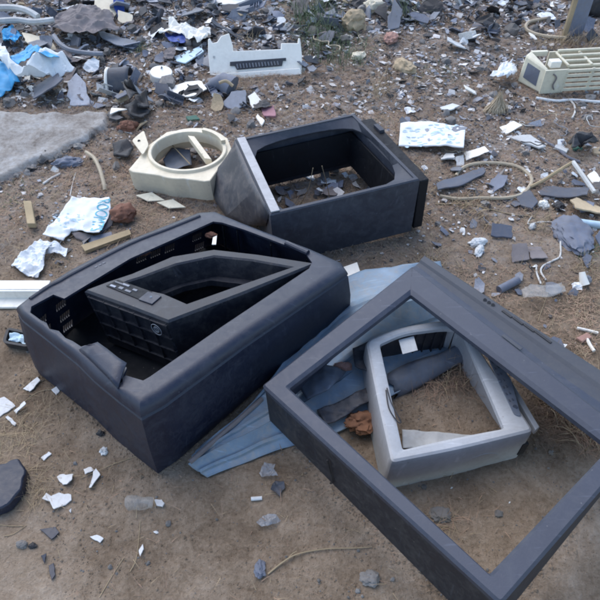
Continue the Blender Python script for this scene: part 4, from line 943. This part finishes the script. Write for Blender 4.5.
shard([(592, 150), (602, 148), (604, 156), (593, 155)], M['tan'], 'tan strip right of the torn black rubber', .01)
shard([(186, 118), (196, 117), (200, 121), (188, 122)], M['green'], 'green plastic scrap behind the cream panel', .01)
# upright dark panel, top right
A, B_ = G(566, 38), G(582, 36); mb = MB(); mb.hexa([A, B_, B_ + Vector((0, .03, 0)), A + Vector((0, .03, 0))], [p + Vector((0.01, .03, .34)) for p in (A, B_, B_ + Vector((0, .03, 0)), A + Vector((0, .03, 0)))])
up_ = thing('upright_panel', 'dark grey panel with pale edge post standing upright at top right', 'panel', (A + B_) / 2)
mb.build('board', M['slate'], up_, bevel=.002)
MB().tube([A + Vector((-.012, 0, 0)), A + Vector((0.0, .03, .35))], .014, 8).build('edge_post', M['straw'], up_)
lump_d = tag(lump('dark_bin', G(600, 10), (.14, .08, .1), M['black'], 41, .2), 'black bulky bag at the top right corner', 'bag')

# ------------------------------------------------------------------ 13. countless loose rubble, each piece of a kind a thing
def inside(p, q):
    c = False; n_ = len(q)
    for k in range(n_):
        a, b = q[k], q[k - 1]
        if (a.y > p.y) != (b.y > p.y) and p.x < (b.x - a.x) * (p.y - a.y) / (b.y - a.y) + a.x: c = not c
    return c
def clearspot(x, y):
    p = Vector((x, y, 0)); return not any(inside(p, q) for q in EX)
def shard_mesh(seed, m, th):
    random.seed(900 + seed); k = random.randint(4, 7); a0 = U(0, 6); pts = []
    el_ = U(.45, 1)
    for i in range(k):
        a = a0 + (i + U(-.3, .3)) / k * 6.283; r = U(.6, 1.1); pts.append(Vector((r * math.cos(a), r * el_ * math.sin(a), 0)))
    bend = U(-.5, .5); qq = []
    for i in range(k):
        a, b = pts[i], pts[(i + 1) % k]; qq.append(a); qq.append(a.lerp(b, .5) * U(.93, 1.05))
    vs = []; N_ = len(qq)
    for lvl in (0, th):
        for s in (1, .5):
            for p in qq: q = p * s; vs.append(Vector((q.x, q.y, lvl + bend * q.x * q.x * .6 + .05 * noise.noise(q * 2 + Vector((seed, 0, 0))))))
        vs.append(Vector((0, 0, lvl)))
    L_ = 2 * N_ + 1; fs = []
    for lv in range(2):
        b = lv * L_
        for j in range(N_):
            f = [[b + j, b + (j + 1) % N_, b + N_ + (j + 1) % N_, b + N_ + j], [b + N_ + j, b + N_ + (j + 1) % N_, b + 2 * N_]]
            fs += [x[::-1] for x in f] if lv == 0 else f
    for j in range(N_): fs.append([j, (j + 1) % N_, L_ + (j + 1) % N_, L_ + j])
    o = mesh('t', vs, fs, m, origin=(0, 0, 0), angle=30); me = o.data; bpy.data.objects.remove(o); return me
def stone_mesh(seed, m):
    o = lump('t', (0, 0, -.3), (1, U(.6, .95), U(.5, .8)), m, seed, .45, 2, flat=False, angle=35); me = o.data; off = o.location.copy()
    me.transform(Matrix.Translation(off)); bpy.data.objects.remove(o); return me
def channel_mesh(seed, m):
    """broken run of moulded casing: flat web with one or two standing flanges"""
    random.seed(400 + seed); w, h = U(.25, .5), U(.15, .4); mb = MB()
    mb.box((0, 0, 0), (1, 0, 0), (.1 * U(-1, 1), w, 0), (0, 0, .03)); mb.box((U(-.1, .1), w - .03, h), (U(.7, .98), 0, 0), (0, .03, 0), (0, 0, h - .03))
    if rnd() < .6: mb.box((U(-.2, .2), -w + .03, h * .7), (U(.4, .8), 0, 0), (0, .03, 0), (0, 0, h * .7 - .03))
    for k in range(random.randint(1, 3)): mb.box((U(-.7, .7), 0, .1), (.025, 0, 0), (0, w * .8, 0), (0, 0, .1))
    o = mb.build('t', m, smooth=False, origin=(0, 0, 0)); me = o.data; bpy.data.objects.remove(o); return me
def film_mesh(seed, m):
    random.seed(700 + seed); k = 7; pts = [Vector((U(.6, 1.1) * math.cos(i / k * 6.283), U(.5, 1) * math.sin(i / k * 6.283), 0)) for i in range(k)]
    o = sheet('t', pts, m, cell=.28, amp=.2, freq=1.3, seed=seed, thick=0, origin=(0, 0, 0)); me = o.data; bpy.data.objects.remove(o); return me
FAM = {}
for mk in ('dark', 'slate', 'grey', 'pale', 'white', 'tan', 'dgrey', 'dslate', 'dpale', 'bluegrey', 'rag', 'black'):
    FAM[mk] = [shard_mesh(k + 37 * len(FAM), M[mk], U(.03, .12)) for k in range(9)]
CH = {mk: [channel_mesh(k + 9 * i, M[mk]) for k in range(6)] for i, mk in enumerate(('dark', 'slate', 'pale'))}
STN = [stone_mesh(k, M['stone']) for k in range(8)]
FLM = {mk: [film_mesh(k, M[mk]) for k in range(5)] for mk in ('paper', 'rag', 'black', 'teal')}
random.seed(77)
def scatter(name, meshes, label, cat, group, count, dist, size, tilt=.5, lift=.3):
    made = 0; tries = 0
    while made < count and tries < count * 60:
        tries += 1
        x, y = dist()
        if not clearspot(x, y): continue
        s = U(*size) * (.6 + .8 * rnd() ** 2)
        o = bpy.data.objects.new(name, random.choice(meshes)); C.objects.link(o)
        o.location = (x, y, gz(x, y) + s * lift * rnd() + .001); o.scale = (s, s, s)
        o.rotation_euler = (random.gauss(0, tilt), random.gauss(0, tilt), U(0, 6.283))
        o['label'] = label; o['category'] = cat; o['group'] = group; made += 1
def dense():            # the rubble belt across the top, thickest at left
    while True:
        x, y = U(-2.0, 2.0), U(1.9, 3.75)
        if abs(x) > .5 * y + .32: continue
        lim = 2.25 + .22 * noise.noise(Vector((x * 1.7, 1, 0))) + (.75 * sst(-.3, .5, x))
        w = sst(lim - .3, lim + .3, y)
        pt = noise.noise(Vector((x * 2.6, y * 2.6, 8))) * .5 + .5
        if rnd() < w * min(1, .55 + 1.1 * pt): return x, y
def belt():
    while True:
        x, y = U(-2.0, 2.0), U(1.25, 3.4)
        if abs(x) > .5 * y + .3: continue
        w = sst(1.2, 1.9, y) * (1 if x > .2 else .75) + .15
        pt = noise.noise(Vector((x * 3.3, y * 3.3, 2))) * .5 + .5
        if rnd() < w * pt * pt * 2: return x, y
def right():
    while True:
        x, y = U(.4, 1.5), U(.95, 2.3)
        if abs(x) > .5 * y + .2: continue
        return x, y
def near():
    while True:
        x, y = U(-.95, .95), U(.3, 1.4)
        if abs(x) > .55 * y + .3: continue
        return x, y
DR, PR = 'dense rubble across the top', 'brown litter of the middle distance'
scatter('dark_shard', FAM['dark'], 'jagged black grey plastic shard among the dense rubble across the top', 'plastic shard', 'dark shards in the far rubble', 150, dense, (.018, .055), .5, .8)
scatter('slate_shard', FAM['slate'], 'jagged slate blue plastic shard among the dense rubble across the top', 'plastic shard', 'slate shards in the far rubble', 280, dense, (.016, .055), .5, .8)
scatter('grey_shard', FAM['grey'], 'jagged mid grey plastic shard among the dense rubble across the top', 'plastic shard', 'grey shards in the far rubble', 250, dense, (.014, .05), .55, .8)
scatter('pale_shard', FAM['pale'] + FAM['white'], 'small whitish plastic shard among the dense rubble across the top', 'plastic shard', 'pale shards in the far rubble', 240, dense, (.010, .036), .5, .9)
def wire_mesh(seed, m):
    random.seed(50 + seed); p = Vector((0, 0, .1)); d = U(0, 6); pts = []
    for _ in range(9): pts.append(p.copy()); d += U(-1.4, 1.4); p = p + Vector((math.cos(d) * .3, math.sin(d) * .3, U(-.08, .08)))
    o = MB().tube(curve(pts, 4), U(.025, .05), 6).build('t', m, origin=(0, 0, 0)); me = o.data; bpy.data.objects.remove(o); return me
WR = [wire_mesh(k, M[mk]) for k, mk in enumerate(('black', 'slate', 'wirewhite', 'hose', 'black', 'grey'))]
random.seed(78)
scatter('cable', WR, 'kinked length of cable in the dense rubble across the top', 'cable', 'cables in the far rubble', 44, dense, (.06, .15), .25, .2)
scatter('film_scrap', FLM['teal'], 'crumpled blue film scrap in the dense rubble across the top', 'plastic film', 'blue film scraps in the far rubble', 14, dense, (.015, .04), .3, .5)
scatter('hull_fragment', FAM['bluegrey'], 'blue grey shell fragment with mottled dirt among the dense rubble across the top', 'plastic fragment', 'blue grey fragments in the far rubble', 220, dense, (.018, .055), .45, .8)
scatter('board_scrap', FAM['rag'], 'brown board scrap among the dense rubble across the top', 'board scrap', 'brown scraps in the far rubble', 130, dense, (.018, .05), .4, .8)
scatter('rubber_piece', FAM['black'], 'flat black rubber piece among the dense rubble across the top', 'rubber piece', 'black rubber pieces in the far rubble', 110, dense, (.015, .045), .4, .8)
scatter('rubble_stone', STN, 'grey stone among the dense rubble across the top', 'stone', 'stones in the far rubble', 150, dense, (.01, .035), .6, .4)
scatter('tan_scrap', FAM['tan'], 'small tan scrap among the dense rubble across the top', 'scrap', 'tan scraps in the far rubble', 50, dense, (.015, .04), .4, .8)
scatter('casing_fragment', CH['dark'] + CH['slate'], 'broken dark casing run with standing ribs in the dense rubble across the top', 'casing fragment', 'ribbed casing fragments in the far rubble', 60, dense, (.03, .065), .5, .7)
scatter('casing_fragment', CH['pale'], 'broken whitish casing run with ribs in the dense rubble across the top', 'casing fragment', 'pale ribbed fragments in the far rubble', 12, dense, (.03, .06), .5, .6)
scatter('film_scrap', FLM['paper'], 'crumpled white film scrap in the dense rubble across the top', 'plastic film', 'white film scraps in the far rubble', 110, dense, (.02, .055), .3, .5)
scatter('film_scrap', FLM['rag'] + FLM['black'], 'crumpled dark cloth like scrap in the dense rubble across the top', 'scrap', 'dark film scraps in the far rubble', 110, dense, (.03, .08), .3, .5)
def boxhole():
    while True:
        p = at(U(255, 410), U(150, 215))
        if inside(p, [at(285, 212), at(270, 185), at(300, 160), at(395, 160), at(400, 185)]): return p.x, p.y
EXs, EX[:] = EX[:], []
scatter('litter_shard', FAM['dgrey'] + FAM['dpale'] + FAM['slate'], 'plastic shard lying on the ground seen through the square cabinet opening', 'plastic shard', 'shards inside the cabinet opening', 30, boxhole, (.012, .05), .4, .5)
scatter('film_scrap', FLM['paper'] + FLM['rag'], 'film scrap lying on the ground seen through the square cabinet opening', 'plastic film', 'film scraps inside the cabinet opening', 16, boxhole, (.015, .045), .3, .5)
EX[:] = EXs
scatter('litter_shard', FAM['dslate'] + FAM['dgrey'], 'small grey plastic chip scattered on the brown litter of the middle distance', 'plastic chip', 'grey chips on the brown litter', 290, belt, (.007, .026), .35, .4)
scatter('litter_chip', FAM['dpale'] * 3 + FAM['white'], 'small white plastic chip scattered on the brown litter of the middle distance', 'plastic chip', 'white chips on the brown litter', 280, belt, (.004, .016), .35, .4)
scatter('dark_chip', FAM['dark'], 'small dark plastic chip scattered on the brown litter of the middle distance', 'plastic chip', 'dark chips on the brown litter', 190, belt, (.008, .024), .35, .4)
scatter('right_shard', FAM['slate'] + FAM['grey'], 'grey plastic piece in the debris strewn at the right edge', 'plastic shard', 'grey pieces at the right edge', 90, right, (.008, .034), .3, .4)
scatter('right_scrap', FLM['paper'], 'torn whitish film scrap in the debris strewn at the right edge', 'plastic film', 'white scraps at the right edge', 46, right, (.006, .026), .3, .4)
scatter('cable', WR, 'thin kinked cable in the debris strewn at the right edge', 'cable', 'cables at the right edge', 18, right, (.03, .08), .15, .1)
def slab_edge():
    k = random.randint(10, 20) % len(poly); q = poly[2:10]; t = rnd() * (len(q) - 1.001); k = int(t); a, b = at(*q[k]), at(*q[k + 1]); p = a.lerp(b, t - k)
    return p.x + random.gauss(.01, .02), p.y - abs(random.gauss(0, .03))
EXs, EX[:] = EX[:], []
scatter('slab_crumb', STN + FAM['dgrey'] + FAM['dslate'], 'grey crumb of rubble along the broken edge of the concrete slab', 'rubble crumb', 'crumbs along the slab edge', 130, slab_edge, (.006, .024), .4, .3)
EX[:] = EXs
scatter('small_stone', STN, 'rounded grey brown stone on the brown litter of the middle distance', 'stone', 'stones on the brown litter', 130, belt, (.008, .026), .6, .2)
scatter('soil_pebble', STN, 'tiny grey brown pebble on the bare soil of the foreground', 'pebble', 'pebbles on the foreground soil', 90, near, (.0025, .007), .6, .2)
scatter('soil_chip', FAM['pale'], 'tiny pale chip on the bare soil of the foreground', 'plastic chip', 'pale chips on the foreground soil', 26, near, (.0025, .006), .3, .3)

# ------------------------------------------------------------------ 14. stuff: gravel, dead litter, grass
random.seed(5)
def stuff(mb, name, m, label):
    o = mb.build(name, m, smooth=False, origin=(0, 0, 0)); o['kind'] = 'stuff'; o['label'] = label; o['category'] = name.replace('_', ' '); return o
def blade(mb, p, d, l, w, droop, seg=3):
    side = Vector((-d.y, d.x, 0)); side = side.normalized() if side.length > 1e-4 else Vector((1, 0, 0)); k = len(mb.v); q = p.copy(); v = d.copy()
    for i in range(seg + 1):
        ww = w * (1 - i / (seg + .3)); mb.v += [q + side * ww, q - side * ww]
        q = q + v * (l / seg); v = (v + Vector((0, 0, -droop))).normalized()
        g_ = gz(q.x, q.y) + .001
        if q.z < g_: q.z = g_
    for i in range(seg): mb.f.append([k + 2 * i, k + 2 * i + 1, k + 2 * i + 3, k + 2 * i + 2])
lit, lit2 = MB(), MB()
cnt = 0
while cnt < 130000:
    x, y = U(-2, 2), U(.3, 3.6)
    if abs(x) > .52 * y + .25: continue
    f_ = noise.noise(Vector((x * 2.3, y * 2.3, 5))) * .5 + .5; f2 = noise.noise(Vector((x * 7, y * 7, 1))) * .5 + .5
    w = sst(1.15, 1.75, y) * (.35 + f_) * f2 * 1.6 + .02
    if x > .45 and y < 1.3: w = max(w, sst(.62, .95, y) * f2 * 1.0)
    if y > 2.6: w *= .6
    if rnd() > w: continue
    cnt += 1; p = Vector((x, y, gz(x, y) + U(0, .008))); a = U(0, 6.283)
    blade(lit if rnd() < .7 else lit2, p, Vector((math.cos(a), math.sin(a), U(-.05, .6))).normalized(), U(.008, .036), U(.0003, .0009), U(.1, .5), 2)
def tuft(mb, px, py, num, l, spread, lean=.5, w=.0012):
    c = G(px, py)
    for _ in range(num):
        a = U(0, 6.283); r = spread * rnd() ** .7; x, y = c.x + r * math.cos(a), c.y + r * math.sin(a); b = U(0, 6.283)
        blade(mb, Vector((x, y, gz(x, y))), Vector((math.cos(b) * lean * rnd() * 1.6, math.sin(b) * lean * rnd() * 1.6, U(.3, 1))).normalized(), l * U(.4, 1.1), w, U(.05, .5), 4)
for t in [(562, 45, 60, .12, .07), (590, 50, 70, .13, .08), (545, 47, 40, .1, .06), (378, 95, 40, .14, .05), (385, 85, 16, .2, .03), (497, 112, 40, .08, .05), (385, 125, 30, .07, .08), (100, 118, 20, .08, .05), (590, 270, 70, .05, .05), (540, 225, 60, .06, .06), (480, 215, 60, .06, .07), (562, 390, 260, .11, .08), (578, 412, 220, .1, .07), (548, 370, 120, .08, .05), (455, 372, 60, .08, .06), (590, 435, 60, .08, .05), (470, 205, 40, .06, .06), (430, 260, 40, .04, .05), (240, 96, 16, .12, .03), (180, 103, 20, .08, .05), (250, 40, 16, .14, .04), (70, 90, 20, .12, .06)]: tuft(lit2, *t)
for t in [(560, 395, 620, .09, .09), (578, 415, 500, .08, .07), (548, 372, 260, .07, .06), (545, 350, 90, .05, .05), (540, 425, 120, .06, .06), (455, 380, 130, .06, .06), (470, 365, 110, .06, .05), (430, 385, 90, .05, .06), (590, 440, 120, .06, .06), (450, 520, 14, .05, .02), (435, 530, 14, .04, .02)]: tuft(lit, *t, .9, .0007)
for t in [(8, 435, 70, .06, .05), (22, 445, 50, .06, .05), (34, 480, 40, .07, .035), (36, 500, 40, .06, .03), (30, 425, 26, .07, .05), (55, 405, 24, .07, .06), (20, 395, 16, .06, .05), (35, 370, 16, .05, .04), (85, 470, 20, .05, .06), (60, 262, 46, .05, .04), (448, 525, 22, .06, .02), (437, 520, 18, .05, .02), (170, 450, 26, .05, .04), (20, 250, 20, .05, .05), (470, 325, 30, .07, .03), (500, 335, 20, .08, .05)]: tuft(lit2, *t, 1.3, .0005)
gn = MB()
for t in [(318, 30, 150, .2, .13), (328, 45, 150, .13, .17), (310, 18, 110, .26, .09), (345, 55, 110, .1, .16), (140, 52, 40, .07, .05), (340, 62, 60, .07, .12), (437, 76, 60, .05, .12), (6, 205, 40, .02, .1), (20, 190, 40, .02, .08), (590, 255, 50, .03, .05), (405, 20, 50, .2, .05)]: tuft(gn, *t, .7, .0017)
stuff(lit, 'dead_litter', M['litter'], 'tangled reddish brown dead plant litter over the middle ground')
stuff(lit2, 'dry_grass', M['straw'], 'pale dry grass stalks strewn between the casings')
stuff(gn, 'weeds', M['greenleaf'], 'dull green weeds growing out of the far rubble')
for q, lb in (([(300, 205, .01), (308, 190, .08), (313, 168, .17)], 'pale dry stalk rising inside the square cabinet, left one of two'), ([(330, 200, .01), (327, 185, .08), (322, 166, .17)], 'pale dry stalk rising inside the square cabinet, right one of two')):
    wire(q, .0012, M['straw'], lb, 'stalk', 'stalk')
# long single stalks
for k, (q, lb) in enumerate([([(40, 585), (55, 560), (75, 530)], 'a'), ([(98, 598), (110, 575), (122, 556)], 'long thin stalk at the bottom left edge'), ([(131, 572), (138, 555), (142, 520)], 'thin stalk through the upright white sliver'), ([(80, 480), (115, 464), (150, 452)], 'long thin stalk on the soil pointing at the dark shell'), ([(-5, 523), (10, 525), (24, 526)], 'straight pale stalk below the dark slab'), ([(5, 538), (15, 535), (27, 524)], 'slanting pale stalk below the dark slab'), ([(536, 320), (545, 305), (550, 290)], 'thin stalk by the control strip'), ([(17, 408), (40, 392), (62, 388)], 'thin stalk across the white strips by the shell')]):
    if lb == 'a': continue
    wire([(x + U(-2, 2), y + U(-2, 2)) for x, y in q], .0007, M['straw'], lb, 'stalk', 'stalk')
gr = MB()
def pebble(mb, x, y, s):
    c = Vector((x, y, gz(x, y) + s * .25)); k = len(mb.v)
    pts = [(1, 0, 0), (-1, 0, 0), (0, 1, 0), (0, -1, 0), (0, 0, 1), (0, 0, -1)]
    mb.v += [c + Vector((a * s * U(.6, 1.2), b * s * U(.6, 1.2), d * s * U(.4, .8))) for a, b, d in pts]
    mb.f += [[k + i for i in f] for f in ((0, 2, 4), (2, 1, 4), (1, 3, 4), (3, 0, 4), (2, 0, 5), (1, 2, 5), (3, 1, 5), (0, 3, 5))]
for _ in range(72000):
    x, y = U(-1.6, 1.6), U(.3, 3.2)
    if abs(x) > .52 * y + .25: continue
    f2 = noise.noise(Vector((x * 5, y * 5, 2))) * .5 + .5
    if rnd() > f2 * (.5 + .5 * sst(.9, 1.6, y)): continue
    pebble(gr, x, y, U(.0008, .0026) * (1 + 1.4 * sst(1, 2.5, y)) * (.6 + rnd() ** 3))
sc_ = MB()
for _ in range(30000):
    x, y = U(-1.1, 1.1), U(.3, 1.9)
    if abs(x) > .52 * y + .25: continue
    f2 = noise.noise(Vector((x * 6, y * 6, 12))) * .5 + .5
    if rnd() < f2 * f2 * 2.2: pebble(sc_, x, y, U(.0009, .0036) * (.7 + .8 * rnd() ** 5))
for q in EX[:5]:
    for k in range(len(q)):
        a, b = Vector(q[k]), Vector(q[(k + 1) % len(q)])
        for _ in range(int(420 * (b - a).length)):
            p = a.lerp(b, rnd()) + Vector((random.gauss(0, .012), random.gauss(0, .012), 0)); pebble(sc_, p.x, p.y, U(.0012, .005) * (.6 + rnd() ** 3))
stuff(sc_, 'soil_crumbs', M['soil'], 'crumbs of the same sandy soil loose on the ground')
o = stuff(gr, 'gravel', M['stone'], 'fine grey brown gravel grains strewn over the soil')
chips = [MB(), MB(), MB()]
for _ in range(16000):
    x, y = dense() if rnd() < .5 else belt()
    if not clearspot(x, y): continue
    mb = random.choice(chips[:2] + [chips[0]]) if rnd() < .62 else chips[2]
    s = U(.0025, .010) * (1.25 if y > 2.2 else .75) * (.6 + .8 * rnd() ** 2); c = Vector((x, y, gz(x, y) + s * .4)); R3 = Matrix.Rotation(U(0, 6), 3, 'Z') @ Matrix.Rotation(random.gauss(0, .6), 3, 'X')
    k = len(mb.v); mb.v += [c + R3 @ Vector((a * s * U(.6, 1.3), b * s * U(.4, 1), d * .0012)) for d in (-1, 1) for a, b in ((-1, -1), (1, -1), (1, 1), (-1, 1))]
    mb.f += [[k + i for i in f] for f in ([3, 2, 1, 0], [4, 5, 6, 7], [0, 1, 5, 4], [1, 2, 6, 5], [2, 3, 7, 6], [3, 0, 4, 7])]
stuff(chips[0], 'plastic_crumbs', M['dslate'], 'countless dark plastic crumbs between the larger rubble')
stuff(chips[1], 'plastic_crumbs', M['grey'], 'countless grey plastic crumbs between the larger rubble')
stuff(chips[2], 'plastic_crumbs', M['dpale'], 'countless whitish plastic crumbs between the larger rubble')

# ------------------------------------------------------------------ light
w = bpy.data.worlds.new('World'); scn.world = w; w.use_nodes = True; t = w.node_tree
sky = t.nodes.new('ShaderNodeTexSky'); sky.sky_type = 'NISHITA'; sky.sun_disc = False
SE, SR = math.radians(52), math.radians(-32)
sky.sun_elevation = SE; sky.sun_rotation = SR; sky.dust_density = .8; sky.air_density = 1.0
t.links.new(sky.outputs[0], t.nodes['Background'].inputs[0]); t.nodes['Background'].inputs[1].default_value = .15
ld = bpy.data.lights.new('sun', 'SUN'); ld.energy = 1.15; ld.angle = math.radians(70); ld.color = (1, .98, .95)
lo_ = bpy.data.objects.new('sun', ld); C.objects.link(lo_)
sd = Vector((math.sin(SR) * math.cos(SE), math.cos(SR) * math.cos(SE), math.sin(SE)))
lo_.rotation_euler = (-sd).to_track_quat('-Z', 'Y').to_euler(); lo_.location = sd * 20
vs_ = scn.view_settings; vs_.view_transform = 'Standard'; vs_.look = 'None'; vs_.gamma = 1; vs_.use_curve_mapping = False; vs_.exposure = 1.08
scn.cycles.pixel_filter_type = 'BLACKMAN_HARRIS'; scn.cycles.filter_width = 2.1
